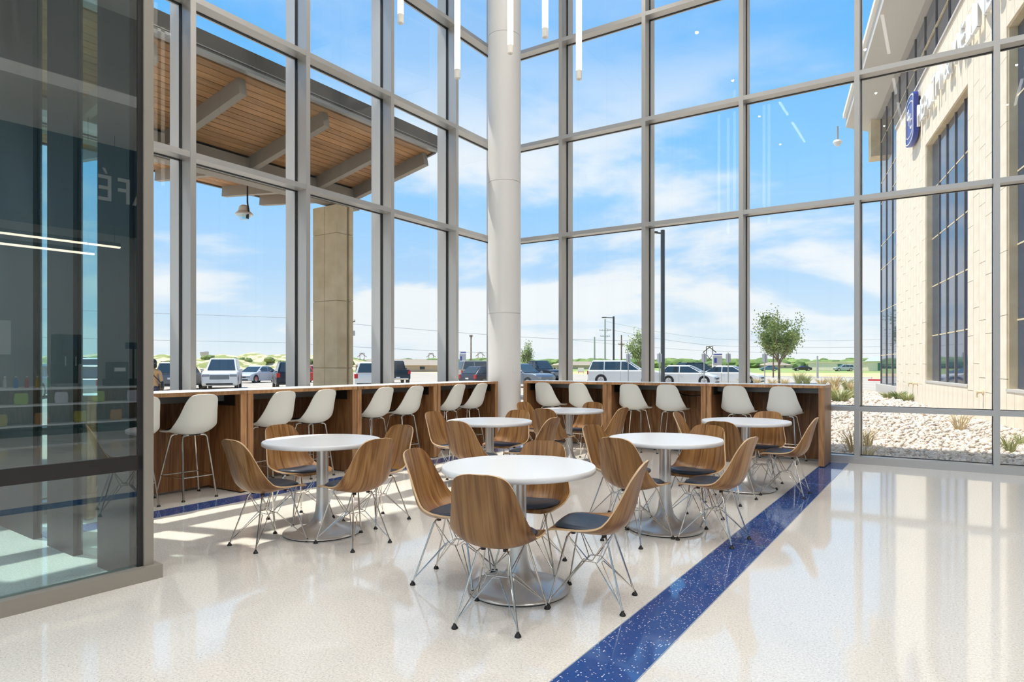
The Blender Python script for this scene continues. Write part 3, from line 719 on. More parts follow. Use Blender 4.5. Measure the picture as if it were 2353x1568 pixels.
def tuft(name, label, x, y, z, h, spread, nb, mat, cat='plant', w=.006, group='grass tufts in the gravel'):
    b = MB(); rn = random.Random(int(x * 1000 + y * 77))
    for i in range(nb):
        a = rn.random() * 6.28; r0 = rn.random() * spread * .25; r1 = r0 + spread * (.3 + .7 * rn.random()); hh = h * (.55 + .45 * rn.random())
        p0 = Vector((r0 * math.cos(a), r0 * math.sin(a), -.01)); p1 = Vector((r1 * .5 * math.cos(a), r1 * .5 * math.sin(a), hh * .65)); p2 = Vector((r1 * math.cos(a), r1 * math.sin(a), hh))
        b.tube([p0, p1, p2], [w, w * .8, w * .15], 3, False)
    o = b.build(name, mat); o.location = (x, y, z); return tag(o, label, cat, group)
for i, (x, y, h, s, nb, m, l) in enumerate([(-1.17, 11.3, .42, .30, 60, 'straw', 'tall straw grass tuft low in the right window, at the left of the pane'), (-.95, 10.85, .24, .22, 40, 'straw', 'short straw grass tuft close to the window sill'), (-1.08, 12.3, .35, .28, 50, 'straw', 'straw grass tuft behind the tall one near the mullion'), (.26, 16.6, .45, .34, 70, 'straw', 'wispy straw tuft before the stone wall'), (.84, 12.9, .30, .24, 60, 'sage', 'green grass tuft in the last right pane'), (1.09, 14.1, .24, .2, 40, 'sage', 'small green tuft at the right frame edge'),
        (-1.9, 30.0, .32, .35, 70, 'sage', 'grey green tuft at the foot of the reflective glass'), (-1.5, 29.5, .38, .38, 90, 'shrub', 'bright green shrub at the foot of the stone wall'), (-1.15, 28.3, .36, .34, 70, 'sage', 'pale green tuft right of the bright green shrub'), (-3.21, 26.7, .55, .75, 120, 'sage', 'wide green grass clump beside the counter end'), (-4.0, 31.0, .6, .4, 60, 'straw', 'straw clump left of the wide green one'), (-3.1, 29.2, .5, .4, 60, 'sage', 'green clump behind the wide green one'),
        (-9.1, 43.7, .55, .4, 60, 'straw', 'straw tuft right of the last sign post'), (-8.3, 43.3, .6, .4, 70, 'straw', 'straw tuft by the foot of the young tree'), (-8.05, 46.5, 1.0, .55, 90, 'sage', 'tall green tuft right of the young tree'), (-7.6, 46.6, .8, .5, 80, 'sage', 'second green tuft right of the young tree'), (-6.0, 42.0, .7, .5, 80, 'straw', 'golden tuft near the counter end'), (-5.0, 39.5, .9, .55, 90, 'straw', 'tall golden tuft beyond the counter end'), (-4.5, 40.5, .7, .6, 90, 'sage', 'mixed green tuft beyond the counter end'), (-3.95, 38.0, .6, .5, 80, 'straw', 'golden tuft beside the window mullion'), (-11.0, 47.9, .5, .4, 60, 'straw', 'straw tuft left of the last sign post'), (-11.9, 47.3, .5, .4, 60, 'straw', 'straw tuft at the end of the planting bed')]):
    tuft('grass_tuft', l, x, y, -.03, h, s, nb, m, w=.005 if y < 20 else .016)

# ------------------------------------------------------------------ entrance canopy on the left
can = thing('entrance_canopy', 'timber lined entrance canopy with sloping beams and bronze fascia', 'canopy', (-8.95, 10.6, 0))
CY0 = -14.0
def zs(x):  # soffit height over local x (0 .. -5.65)
    return 5.80 + (x / 2.35) * .48 if x > -2.35 else 5.32 - ((x + 2.35) / 3.3) * .33
pm = None
x = -.06
while x > -5.6:
    xa, xb = x, x - .128
    if not (xa > -2.35 > xb):
        za, zb = zs(xa), zs(xb)
        MB().add([(xa, CY0, za), (xb, CY0, zb), (xb, 0, zb), (xa, 0, za), (xa, CY0, za + .03), (xb, CY0, zb + .03), (xb, 0, zb + .03), (xa, 0, za + .03)], [(0, 1, 2, 3), (7, 6, 5, 4), (0, 4, 5, 1), (1, 5, 6, 2), (2, 6, 7, 3), (3, 7, 4, 0)]).build('soffit_plank', 'plank', can)
    x -= .145
for (xa, xb) in ((.0, -2.35), (-2.35, -5.65)):
    za, zb = zs(xa) + .032, zs(xb) + .032
    MB().add([(xa, CY0, za), (xb, CY0, zb), (xb, 0, zb), (xa, 0, za), (xa, CY0, za + .22), (xb, CY0, zb + .22), (xb, 0, zb + .22), (xa, 0, za + .22)], [(0, 1, 2, 3), (7, 6, 5, 4), (0, 4, 5, 1), (1, 5, 6, 2), (2, 6, 7, 3), (3, 7, 4, 0)]).build('roof_deck', 'fascia', can)
B1(0, .07, CY0, .04, 5.84, 6.14).build('fascia_board', 'fascia', can); B1(.0, .11, CY0, .04, 5.79, 5.845).build('gutter', 'gutter', can); B1(.07, .085, CY0, .04, 5.90, 5.915).build('drip_edge', 'gutter', can)
B1(-5.72, -5.65, CY0, .04, 5.62, 5.92).build('fascia_board', 'fascia', can); [MB().bar((a_, .02, zs(a_) + .10), (b_, .02, zs(b_) + .10), .05, .26).build('end_trim', 'fascia', can) for a_, b_ in ((0, -2.35), (-2.36, -5.65))]
for y in (-12.2, -10.6, -9.0, -7.4, -5.78, -4.41, -2.77, -1.16, -.12):
    MB().bar((-.12, y, zs(-.12) - .13), (-2.3, y, zs(-2.3) - .13), .13, .26).build('rafter', 'beam', can)
    MB().bar((-2.4, y, zs(-2.4) - .12), (-5.6, y, zs(-5.6) - .12), .13, .24).build('rafter', 'beam', can)
B1(-2.5, -2.2, CY0, .0, 4.86, 5.30).build('girder', 'beam', can)
# stone column carrying the canopy
sc = thing('stone_column', 'tan limestone column under the entrance canopy', 'column', (-11.0, 9.8, GZ0))
B1(-.75, -.02, .02, .42, 0, 5.03).build('core', 'joint', sc)
z = 0.0
for k in range(4):
    h = 1.47 if k < 3 else 5.03 - 3 * 1.47
    for (xa, xb, dz) in ((-.775, -.40, 0), (-.39, 0, 0)):
        B1(xa, xb, 0, .28, z + .006, z + h - .006).build('stone_block', 'stone_tan', sc)
    B1(-.775, .02, .335, .45, z + .006, z + h - .006).build('stone_block', 'stone_tan', sc)
    z += h
B1(-.70, -.03, .28, .335, 0, 5.03).build('recess_strip', 'bronze', sc)
# dome camera
dc = thing('dome_camera', 'white dome security camera hanging under the canopy', 'security camera', (-13.05, 8.95, 4.70))
MB().lathe([(0, -.13), (.09, -.12), (.13, -.05), (.14, 0)], 20).build('dome', 'glass_dark', dc, True); MB().lathe([(.19, -.02), (.19, .01), (.13, .06), (.11, .16), (.06, .20), (0, .21)], 24).build('housing', 'white', dc, True)
MB().tube([(0.0, 0, .16), (.07, 0, .10), (.10, 0, -.10), (.14, 0, -.12), (.16, 0, .05), (.12, 0, .25), (.12, 0, .79)], .018, 8).build('hanger_pipe', 'bronze', dc, True); B1(.02, .22, -.06, .06, .785, .80).build('ceiling_plate', 'white', dc)

# ------------------------------------------------------------------ medical building on the right
bld = thing('medical_building', 'cream stone building with blue reflective glass on the right', 'building', (-1.705, 31.9, -.03), R(-78.42))
SW = .5236; NS = 38; WZ0, WZ1, WT = .80, 8.8, 11.25
wins = ((11, 21), (27, 37))
B1(0, NS * SW, .42, .8, 0, WT).build('core_wall', 'joint', bld)
for a, b_ in ((0, 11), (21, 27), (37, 38)): B1(a * SW, b_ * SW, .035, .42, 0, WT).build('backing', 'joint', bld)
for a, b_ in wins:
    B1(a * SW, b_ * SW, .035, .42, 0, WZ0).build('backing', 'joint', bld); B1(a * SW, b_ * SW, .035, .42, WZ1, WT).build('backing', 'joint', bld)
pcache = {}
def panel(x, z0, z1):
    k = round(z1 - z0, 3)
    if k not in pcache: pcache[k] = B1(.005, SW - .005, 0, .04, .006, k - .006).mesh('stone_panel', 'stone')
    o = obj('stone_panel', pcache[k], bld); o.location = (x, 0, z0)
for i in range(NS):
    spans = [(0, WT)]
    for a, b_ in wins:
        if a <= i < b_: spans = [(0, WZ0), (WZ1, WT)]
    for (s0_, s1_) in spans:
        if s1_ - s0_ < 3: panel(i * SW, s0_, s1_) if s1_ - s0_ < 1.5 else (panel(i * SW, s0_, s0_ + 1.2), panel(i * SW, s0_ + 1.2, s1_)); continue
        z = s0_; off = [.7, 1.4, 1.05][i % 3]; cuts = [s0_]
        c_ = s0_ + off
        while c_ < s1_ - .3: cuts.append(round(c_, 3)); c_ += 1.42
        cuts.append(s1_)
        for za, zb in zip(cuts, cuts[1:]): panel(i * SW, za, zb)
B1(-.03, NS * SW, -.05, .85, WT, WT + .08).build('coping', 'cornice', bld)
for a, b_ in wins:
    w = struct = None
    f = B1(a * SW, b_ * SW, .22, .42, WZ0, WZ1).build('window_back', 'bld_mull', bld)
    for xx in (a * SW, b_ * SW - .03): B1(xx, xx + .03, .036, .22, WZ0, WZ1).build('window_reveal', 'stone_tan', bld)
    B1(a * SW, b_ * SW, .036, .22, WZ1 - .03, WZ1).build('window_reveal', 'stone_tan', bld); B1(a * SW, b_ * SW, -.02, .22, WZ0 - .02, WZ0 + .04).build('window_sill', 'cornice', bld)
    nc = 5; cw = ((b_ - a) * SW - .06) / nc; rows = [WZ0 + .04, 2.35, 4.0, 5.6, 7.25, WZ1 - .03]
    for c_ in range(nc):
        xx = a * SW + .03 + c_ * cw
        for z0, z1 in zip(rows, rows[1:]):
            p = B1(.012, cw - .012, .195, .21, .012, z1 - z0 - .012).build('window_pane', 'bld_glass', bld); p.location = (xx, 0, z0); p.rotation_euler = (0, 0, R(random.uniform(-.25, .25)))
        if c_: B1(xx - .03, xx + .03, .16, .22, WZ0, WZ1).build('mullion', 'bld_mull', bld)
    for z in rows[1:-1]: B1(a * SW, b_ * SW, .185, .22, z - .018, z + .018).build('transom', 'stone_tan', bld)
# reflective glass wing and the glass storey above the stone
GW = 1.9
wx = [-9.5 + GW * k for k in range(6)]
B1(-9.5, 21, .75, 8, -.1, 14.9).build('wing_core', 'bld_mull', bld)
rows = [.35, 1.9, 4.3, 6.6, 7.9, 10.2, 11.35, 13.6, 14.9]
for k in range(5):
    xx = -9.5 + GW * k
    for z0, z1 in zip(rows, rows[1:]):
        p = B1(.02, GW - .02, .70, .72, .02, z1 - z0 - .02).build('curtain_pane', 'bld_glass', bld); p.location = (xx, 0, z0); p.rotation_euler = (0, 0, R(random.uniform(-.3, .3)))
    B1(xx - .04, xx + .04, .66, .73, 0, 14.9).build('mullion', 'bld_mull', bld)
for z in rows[1:-1]: B1(-9.5, 0, .685, .73, z - .02, z + .02).build('transom', 'stone_tan', bld)
B1(-9.6, 0, .45, .75, -.1, .35).build('wing_plinth', 'cornice', bld)
rows = [WT + .08, 13.6, 14.9]
for k in range(11):
    xx = GW * k
    for z0, z1 in zip(rows, rows[1:]):
        p = B1(.02, GW - .02, .70, .72, .02, z1 - z0 - .02).build('curtain_pane', 'bld_glass', bld); p.location = (xx, 0, z0); p.rotation_euler = (0, 0, R(random.uniform(-.3, .3)))
    B1(xx - .04, xx + .04, .66, .73, WT, 14.9).build('mullion', 'bld_mull', bld)
B1(0, 21, .64, .72, 13.58, 13.62).build('transom', 'stone_tan', bld)
MB().prism([(.45, 14.9), (-.85, 15.35), (-.85, 15.95), (8, 15.95), (8, 14.9)], -11.6, 21, 'x').build('cornice', 'cornice', bld)
B1(-11.75, 21, -1.0, 8, 15.95, 16.2).build('roof_edge', 'wall_white', bld)
B1(-10.6, -9.5, .2, 1.4, 12.9, 14.95).build('corner_pier', 'stone_tan', bld)
for xx in (3.55, 4.45, 12.4):
    tp = thing('wall_hydrant', 'brass wall hydrant on the stone wall, %s' % {3.55: 'left one of the pair', 4.45: 'right one of the pair', 12.4: 'single one at the right'}[xx], 'hydrant', (0, 0, 0), 0, 'wall hydrants on the stone building')
    mat = Matrix.Translation((-1.705, 31.9, -.03)) @ Matrix.Rotation(R(-78.42), 4, 'Z'); tp.location = mat @ Vector((xx, 0, .70)); tp.rotation_euler = (0, 0, R(-78.42))
    MB().lathe([(.07, 0), (.07, -.02), (.03, -.03), (.03, -.10), (.05, -.11), (.05, -.15), (0, -.15)], 12, axis='y').build('hydrant_body', 'stone_tan', tp, True); MB().tube([(0, -.11, 0), (0, -.14, -.08), (0, -.13, -.13)], .02, 8).build('spout', 'stone_tan', tp, True)
# lettering and emblem
bmat = Matrix.Translation((-1.705, 31.9, -.03)) @ Matrix.Rotation(R(-78.42), 4, 'Z')
ws = thing('wall_sign', 'white raised letters HEALTH & WELLNESS on the stone wall', 'sign', bmat @ Vector((5.55, -.02, 9.62)), R(-78.42))
def pl2(o, s): o.location = (s, -.10, 0); o.rotation_euler = (R(90), 0, 0)
letters('HEALTH & WELLNESS', 1.06, .045, 'white', ws, pl2, .56)
em = thing('wall_emblem', 'dark blue arched emblem with white UMC letters', 'emblem', bmat @ Vector((4.25, -.02, 10.2)), R(-78.42))
def arch(w, h, r):
    pts = [(w / 2 * math.cos(a), h / 2 - r + r * math.sin(a)) for a in [R(d) for d in range(0, 181, 15)]]
    return pts + [(-x_, -y_) for x_, y_ in pts]
MB().prism([(x_, z_) for x_, z_ in arch(1.5, 1.8, .24)], -.20, -.05, 'y').build('emblem_body', 'sign_blue', em)
def ring2(w, h, r, t):
    A, Bq = arch(w, h, r), arch(w - 2 * t, h - 2 * t, r); n_ = len(A); m = MB()
    m.add([(x_, -.215, z_) for x_, z_ in A] + [(x_, -.215, z_) for x_, z_ in Bq] + [(x_, -.20, z_) for x_, z_ in A] + [(x_, -.20, z_) for x_, z_ in Bq], [(i, (i + 1) % n_, n_ + (i + 1) % n_, n_ + i) for i in range(n_)] + [(i, 2 * n_ + i, 2 * n_ + (i + 1) % n_, (i + 1) % n_) for i in range(n_)])
    return m
ring2(1.4, 1.7, .22, .035).build('outer_line', 'white', em); ring2(1.1, 1.25, .16, .03).build('inner_line', 'white', em)
for i, ch in enumerate('UMC'):
    def pl3(o, s, i=i): o.location = (-.28 + .28 * i, -.205, .08 - .24 * i); o.rotation_euler = (R(90), 0, 0)
    letters(ch, .52, .012, 'white', em, pl3, 0)
wc = thing('corner_camera', 'white dome camera on the roof corner of the stone building', 'security camera', bmat @ Vector((-11.5, -1.3, 14.5)), 0)
MB().lathe([(0, -.25), (.14, -.2), (.2, -.05), (.26, 0), (.2, .12), (0, .18)], 18).build('housing', 'white', wc, True); MB().tube([(0, 0, .15), (0, 0, .95)], .05, 8).build('bracket', 'pole_galv', wc)
# ------------------------------------------------------------------ cars
def hd(r, d):
    c, s = math.cos(R(33.38)), math.sin(R(33.38)); x, y = r * c - d * s, r * s + d * c
    return math.atan2(y, x)
def car(label, kind, color, loc, rz, L=4.6, W=1.85, H=1.5, metal=0.0, plate='plate', rear_lights=True, name=None, rails=False, cat='car'):
    t = thing(name or {'suv': 'sport_utility_vehicle', 'sedan': 'sedan_car', 'hatch': 'hatchback_car', 'pickup': 'pickup_truck'}[kind], label, cat, (loc[0], loc[1], GZ0), rz, 'parked cars outside')
    pm = paint('car paint', color, metal); w = W / 2; wr = .23 * H if H < 1.6 else .205 * H
    belt = {'suv': .60, 'sedan': .64, 'hatch': .62, 'pickup': .60}[kind] * H; hood = belt - (.05 if kind in ('suv', 'pickup') else .16)
    cl, r0, r1, rf, cowl = {'suv': (.25, -.493, -.44, .03, .235), 'sedan': (.17, -.42, -.20, .05, .25), 'hatch': (.17, -.48, -.34, .02, .29), 'pickup': (.36, -.09, -.07, .08, .19)}[kind]
    r0, r1, rf, cowl = r0 * L, r1 * L, rf * L, cowl * L
    rear = -.5 * L
    deck = belt - (.0 if kind != 'sedan' else .04)
    poly = [(rear + .03, cl + .12), (rear, cl + .22), (rear, deck - .16), (rear + .05, deck)]
    if kind == 'sedan': poly += [(r0, belt)]
    poly += [(cowl, belt), (.40 * L, hood + .02), (.475 * L, hood - .06), (.5 * L, hood - .22), (.5 * L, cl + .12), (.48 * L, cl), (-.48 * L, cl)]
    # body shell: three lengthwise sections across, so the sides bulge a little
    m = MB(); n = len(poly); secs = [(-w * .97, .0), (-w, .4), (w, .4), (w * .97, 0)]
    m.prism(poly, -w, w, 'y'); m.build('body', pm, t, True, 30, bevel=.10, seg=3)
    def hy(z): return w * (.93 - .19 * (z - belt) / (H - belt))
    cp = [(r0, belt - .03), (r1, H - .05), (r1 + .12, H), (rf - .18, H), (rf, H - .04), (cowl, belt - .03)]
    k = len(cp); vs = [(x, -hy(z), z) for x, z in cp] + [(x, hy(z), z) for x, z in cp]
    MB().add(vs, [tuple(range(k)), tuple(range(2 * k - 1, k - 1, -1))] + [(i, k + i, k + (i + 1) % k, (i + 1) % k) for i in range(k)]).build('cabin', pm, t, True, 30, bevel=.05, seg=3)
    # windows
    zb, zt = belt + .03, H - .11
    def xr(z): return r0 + (r1 - r0) * (z - belt) / (H - belt)
    def xf(z): return cowl + (rf - cowl) * (z - belt) / (H - belt)
    span0, span1 = xr(zb) + .12, xf(zb) - .16
    nwin = 3 if kind == 'suv' else 2
    cuts = [span0 + (span1 - span0) * q for q in ((0, .30, .64, 1) if nwin == 3 else (0, .47, 1))]
    for s in (-1, 1):
        for i in range(nwin):
            a, b = cuts[i], cuts[i + 1]; g = .04
            ab, at = a + (g if i else 0), (a + g if i else xr(zt) + .10); bb, bt = b - (g if i < nwin - 1 else 0), (b - g if i < nwin - 1 else xf(zt) - .12)
            q = [(ab, zb), (bb, zb), (max(bt, at + .05), zt), (at, zt)]
            vs = [(x, s * (hy(z) + .010), z) for x, z in q] + [(x, s * (hy(z) - .03), z) for x, z in q]
            MB().add(vs, [(0, 1, 2, 3), (7, 6, 5, 4), (0, 4, 5, 1), (1, 5, 6, 2), (2, 6, 7, 3), (3, 7, 4, 0)]).build('side_window', 'car_glass', t)
    def slope_win(nm, x0, x1, off, in0=.12, in1=.10):
        z0, z1 = belt + .04, H - .07; f0, f1 = (z0 - belt) / (H - belt), (z1 - belt) / (H - belt)
        xa, xb = x0 + (x1 - x0) * f0, x0 + (x1 - x0) * f1; ya, yb = hy(z0) - in0, hy(z1) - in1
        vs = [(xa + off, -ya, z0), (xa + off, ya, z0), (xb + off, yb, z1), (xb + off, -yb, z1), (xa - off * 2, -ya, z0), (xa - off * 2, ya, z0), (xb - off * 2, yb, z1), (xb - off * 2, -yb, z1)]
        MB().add(vs, [(0, 1, 2, 3), (7, 6, 5, 4), (0, 4, 5, 1), (1, 5, 6, 2), (2, 6, 7, 3), (3, 7, 4, 0)]).build(nm, 'car_glass', t)
    slope_win('windshield', cowl, rf, .025); slope_win('rear_window', r0, r1, -.02)
    # wheels
    for fx in (-.31 * L, .315 * L):
        for s in (-1, 1):
            MB().lathe([(0, s * (w - .20)), (wr * 1.17, s * (w - .20)), (wr * 1.17, s * (w + .006)), (0, s * (w + .006))], 24, (fx, 0, wr), 'y').build('wheel_arch', 'trim_black', t, True)
            wh = MB().lathe([(wr * .62, s * (w - .02)), (wr * .66, s * (w + .012)), (wr * .96, s * (w + .014)), (wr, s * (w - .01)), (wr, s * (w - .2)), (0, s * (w - .2))], 26, (fx, 0, wr), 'y').build('wheel', 'tyre', t, True)
            b = MB().lathe([(0, s * (w - .01)), (wr * .16, s * (w + .016)), (wr * .18, s * (w + .0))], 14, (fx, 0, wr), 'y')
            b.lathe([(wr * .56, s * (w + .014)), (wr * .66, s * (w + .014)), (wr * .66, s * (w - .02)), (wr * .56, s * (w - .02))], 26, (fx, 0, wr), 'y')
            for q in range(5):
                a = q * 2 * math.pi / 5 + .3; b.bar((fx + wr * .12 * math.cos(a), s * (w + .004), wr + wr * .12 * math.sin(a)), (fx + wr * .6 * math.cos(a), s * (w + .004), wr + wr * .6 * math.sin(a)), wr * .17, .02, (0, s, 0))
            b.build('rim', 'rim', wh, True)
    # front end
    F = .5 * L; big = kind in ('suv', 'pickup')
    gh = .30 if big else .13
    B1(F - .05, F + .012, -w * .55, w * .55, hood - .20 - gh, hood - .20).build('grille', 'trim_black' if not big else 'grey_steel', t, bevel=.02)
    B1(F - .08, F + .016, -w * .75, w * .75, cl + .06, cl + .16).build('bumper_intake', 'trim_black', t, bevel=.02)
    B1(F - .02, F + .03, -.16, .16, cl + .20, cl + .31).build('front_plate', 'plate', t)
    for s in (-1, 1):
        a, b = sorted((s * w * .56, s * (w - .03)))
        B1(F - .14, F + .008, a, b, hood - .34, hood - .17).build('headlight', 'lens_clear', t, bevel=.03)
        a, b = sorted((s * (w - .20 if kind != 'suv' else w - .22), s * (w + .006)))
        B1(rear - .012, rear + .10, a, b, belt - .32, belt - .04).build('tail_light', 'lens_red', t, bevel=.02)
        MB().blob((cowl - .12, s * (w + .10), belt + .07), .08, .12, .075, 10, 4).build('mirror', pm, t, True)
        for dx in (cuts[1], cuts[-1] - .02 if nwin == 2 else cuts[2]):
            a, b = sorted((s * (w + .002), s * (w - .01))); B1(dx - .006, dx + .006, a, b, cl + .08, belt - .03).build('door_seam', 'trim_black', t)
            a, b = sorted((s * (w + .018), s * (w - .01))); B1(dx + .06, dx + .22, a, b, belt - .15, belt - .12).build('door_handle', pm, t)
    B1(rear - .015, rear + .02, -.16, .16, belt - .36 if kind != 'pickup' else cl + .12, belt - .25 if kind != 'pickup' else cl + .23).build('rear_plate', plate, t)
    B1(rear - .02, rear + .06, -w * .85, w * .85, cl, cl + .16).build('rear_bumper', 'trim_black' if kind != 'pickup' else 'chrome', t, bevel=.03)
    if kind == 'pickup':
        B1(rear + .06, r0 - .05, -w + .07, w - .07, belt - .02, belt + .012).build('bed_floor', 'trim_black', t)
    if rails:
        for s in (-1, 1): MB().tube([(r1 + .1, s * hy(H) * .93, H), (r1 + .25, s * hy(H) * .93, H + .05), (rf - .4, s * hy(H) * .93, H + .05), (rf - .25, s * hy(H) * .93, H)], .018, 6).build('roof_rail', 'trim_black', t, True)
    return t
WHITE = (.78, .77, .75); BLK = (.015, .017, .02); SIL = (.42, .41, .39)
car('large white SUV parked facing the entrance, roof rails on top', 'suv', WHITE, (-39.6, 25.6), hd(.33, -.94), 5.3, 2.05, 1.98, rails=True)
car('black SUV seen from behind beside the large white SUV', 'suv', (.012, .02, .035), (-37.6, 29.2), hd(-.40, .92), 4.7, 1.85, 1.75, plate='plate_yellow', rails=True)
car('pale grey sedan glimpsed between the white and black SUVs', 'sedan', (.55, .58, .60), (-50.7, 36.0), hd(-.2, -.98), 4.7, 1.82, 1.47)
car('red car peeking out beside the stone column', 'hatch', (.55, .02, .02), (-48.3, 39.0), hd(-.9, .4), 4.3, 1.8, 1.5)
car('white crossover seen from behind right of the stone column', 'suv', WHITE, (-31.2, 30.9), hd(-.12, .99), 4.7, 1.92, 1.72)
car('dark teal pickup truck seen from behind', 'pickup', (.012, .03, .04), (-38.6, 40.6), hd(-.28, .96), 5.8, 2.0, 1.9)
car('tan silver SUV left of the white column', 'suv', (.36, .33, .28), (-33.4, 46.7), hd(.93, .36), 5.2, 2.0, 1.92, .2)
car('dark blue car partly hidden by the white column', 'hatch', (.03, .035, .06), (-27.6, 38.9), hd(.7, .7), 4.3, 1.8, 1.45)
car('grey blue crossover right of the white column, front showing', 'suv', (.22, .25, .29), (-24.7, 38.6), hd(.72, -.69), 4.8, 1.9, 1.66, .5)
car('dark navy pickup behind the grey blue crossover', 'pickup', (.012, .018, .03), (-31.0, 51.4), hd(.62, -.78), 5.8, 2.05, 1.95)
car('long white wagon shown side on under the right windows', 'suv', WHITE, (-20.6, 47.2), hd(.95, -.31), 5.6, 2.0, 1.9)
car('white hatchback behind the tall lamp post', 'hatch', WHITE, (-16.1, 48.6), hd(.88, -.48), 4.2, 1.72, 1.54)
car('white sedan right of the white hatchback', 'sedan', WHITE, (-14.2, 53.2), hd(.84, -.54), 4.8, 1.85, 1.50)
car('black SUV roof showing behind the white hatchback', 'suv', BLK, (-20.6, 65.4), hd(.9, .4), 4.8, 1.9, 1.78, rails=True)
car('dark silver SUV beside the walking woman', 'suv', (.13, .14, .16), (-40.3, 23.2), hd(-.2, .98), 4.6, 1.85, 1.72, .3, rails=True)
car('white SUV seen through the dark vestibule glass', 'suv', WHITE, (-42.9, 19.6), hd(-.3, .95), 5.0, 2.0, 1.95, rails=True)
car('grey hatchback seen through the dark vestibule glass', 'hatch', SIL, (-32.0, 14.8), hd(-.1, .99), 4.3, 1.8, 1.55, .5)
car('silver hatchback with brake lights behind the vestibule glass', 'hatch', (.5, .52, .53), (-36.5, 13.6), hd(-.3, .95), 4.4, 1.8, 1.6, .5)
car('far dark sedan on the road behind the young tree', 'sedan', BLK, (-33, 196), hd(-1, .1), 4.7, 1.8, 1.45)
car('far pale SUV on the road left of the mullion', 'suv', (.5, .52, .54), (-22, 190), hd(-1, .1), 4.7, 1.8, 1.7)
car('far blue sedan on the road behind the tree trunk', 'sedan', (.10, .2, .3), (-41, 192), hd(-1, .1), 4.6, 1.8, 1.4)

# ------------------------------------------------------------------ woman walking outside
def person():
    t = thing('person', 'woman with black hair in tan sweater and dark jeans carrying a black bag', 'person', (-19.1, 10.15, GZ0), hd(-.35, .94) - R(90))
    # joints: local +y is the walking direction
    J = [(0, 0, .92, .135), (0, 0, 1.05, .12), (0, .01, 1.22, .135), (0, .0, 1.36, .12), (0, .005, 1.43, .05), (0, .02, 1.49, .055), (0, .03, 1.57, .085), (0, .03, 1.64, .07),
         (-.09, 0, .86, .09), (-.095, .06, .48, .062), (-.095, -.02, .10, .042), (-.095, .10, .04, .035), (.09, 0, .86, .09), (.095, -.02, .48, .062), (.095, -.14, .12, .042), (.095, -.03, .04, .035),
         (-.17, 0, 1.34, .055), (-.21, -.03, 1.08, .045), (-.19, .08, .88, .032), (-.19, .11, .80, .03), (.17, 0, 1.34, .055), (.22, -.05, 1.08, .045), (.20, .05, .88, .032), (.20, .08, .80, .03)]
    Ed = [(0, 1), (1, 2), (2, 3), (3, 4), (4, 5), (5, 6), (6, 7), (0, 8), (8, 9), (9, 10), (10, 11), (0, 12), (12, 13), (13, 14), (14, 15), (3, 16), (16, 17), (17, 18), (18, 19), (3, 20), (20, 21), (21, 22), (22, 23)]
    me = bpy.data.meshes.new('body_skeleton'); me.from_pydata([j[:3] for j in J], Ed, []); o = bpy.data.objects.new('body_tmp', me); col.objects.link(o)
    md = o.modifiers.new('skin', 'SKIN'); sub = o.modifiers.new('sub', 'SUBSURF'); sub.levels = 2; sub.render_levels = 2
    for i, v in enumerate(me.skin_vertices[0].data): v.radius = (J[i][3], J[i][3] * (.8 if i < 4 else 1)); v.use_root = (i == 0)
    dg = bpy.context.evaluated_depsgraph_get(); bm = bpy.data.meshes.new_from_object(o.evaluated_get(dg)); bpy.data.objects.remove(o)
    bm.materials.clear()
    for k in ('skin', 'sweater', 'jeans', 'black'): bm.materials.append(M[k])
    for p in bm.polygons:
        z = p.center.z; x = abs(p.center.x)
        p.material_index = 3 if z < .09 else (0 if z > 1.44 or (x > .15 and z < .87) else (1 if z > .93 or x > .165 else 2)); p.use_smooth = True
    obj('body', bm, t)
    h = MB(); h.blob((0, .012, 1.605), .098, .10, .115, 14, 7); h.build('hair', 'hair', t, True); MB().blob((.06, -.10, 1.52), .055, .06, .085, 12, 6, .06).build('ponytail', 'hair', t, True)
    MB().blob((.24, -.03, .93), .05, .12, .15, 12, 6).build('shoulder_bag', 'black', t, True); MB().tube([(-.12, -.02, 1.40), (0, -.125, 1.27), (.15, -.12, 1.1), (.23, -.06, .98)], .012, 6).build('bag_strap', 'black', t, True)
person()

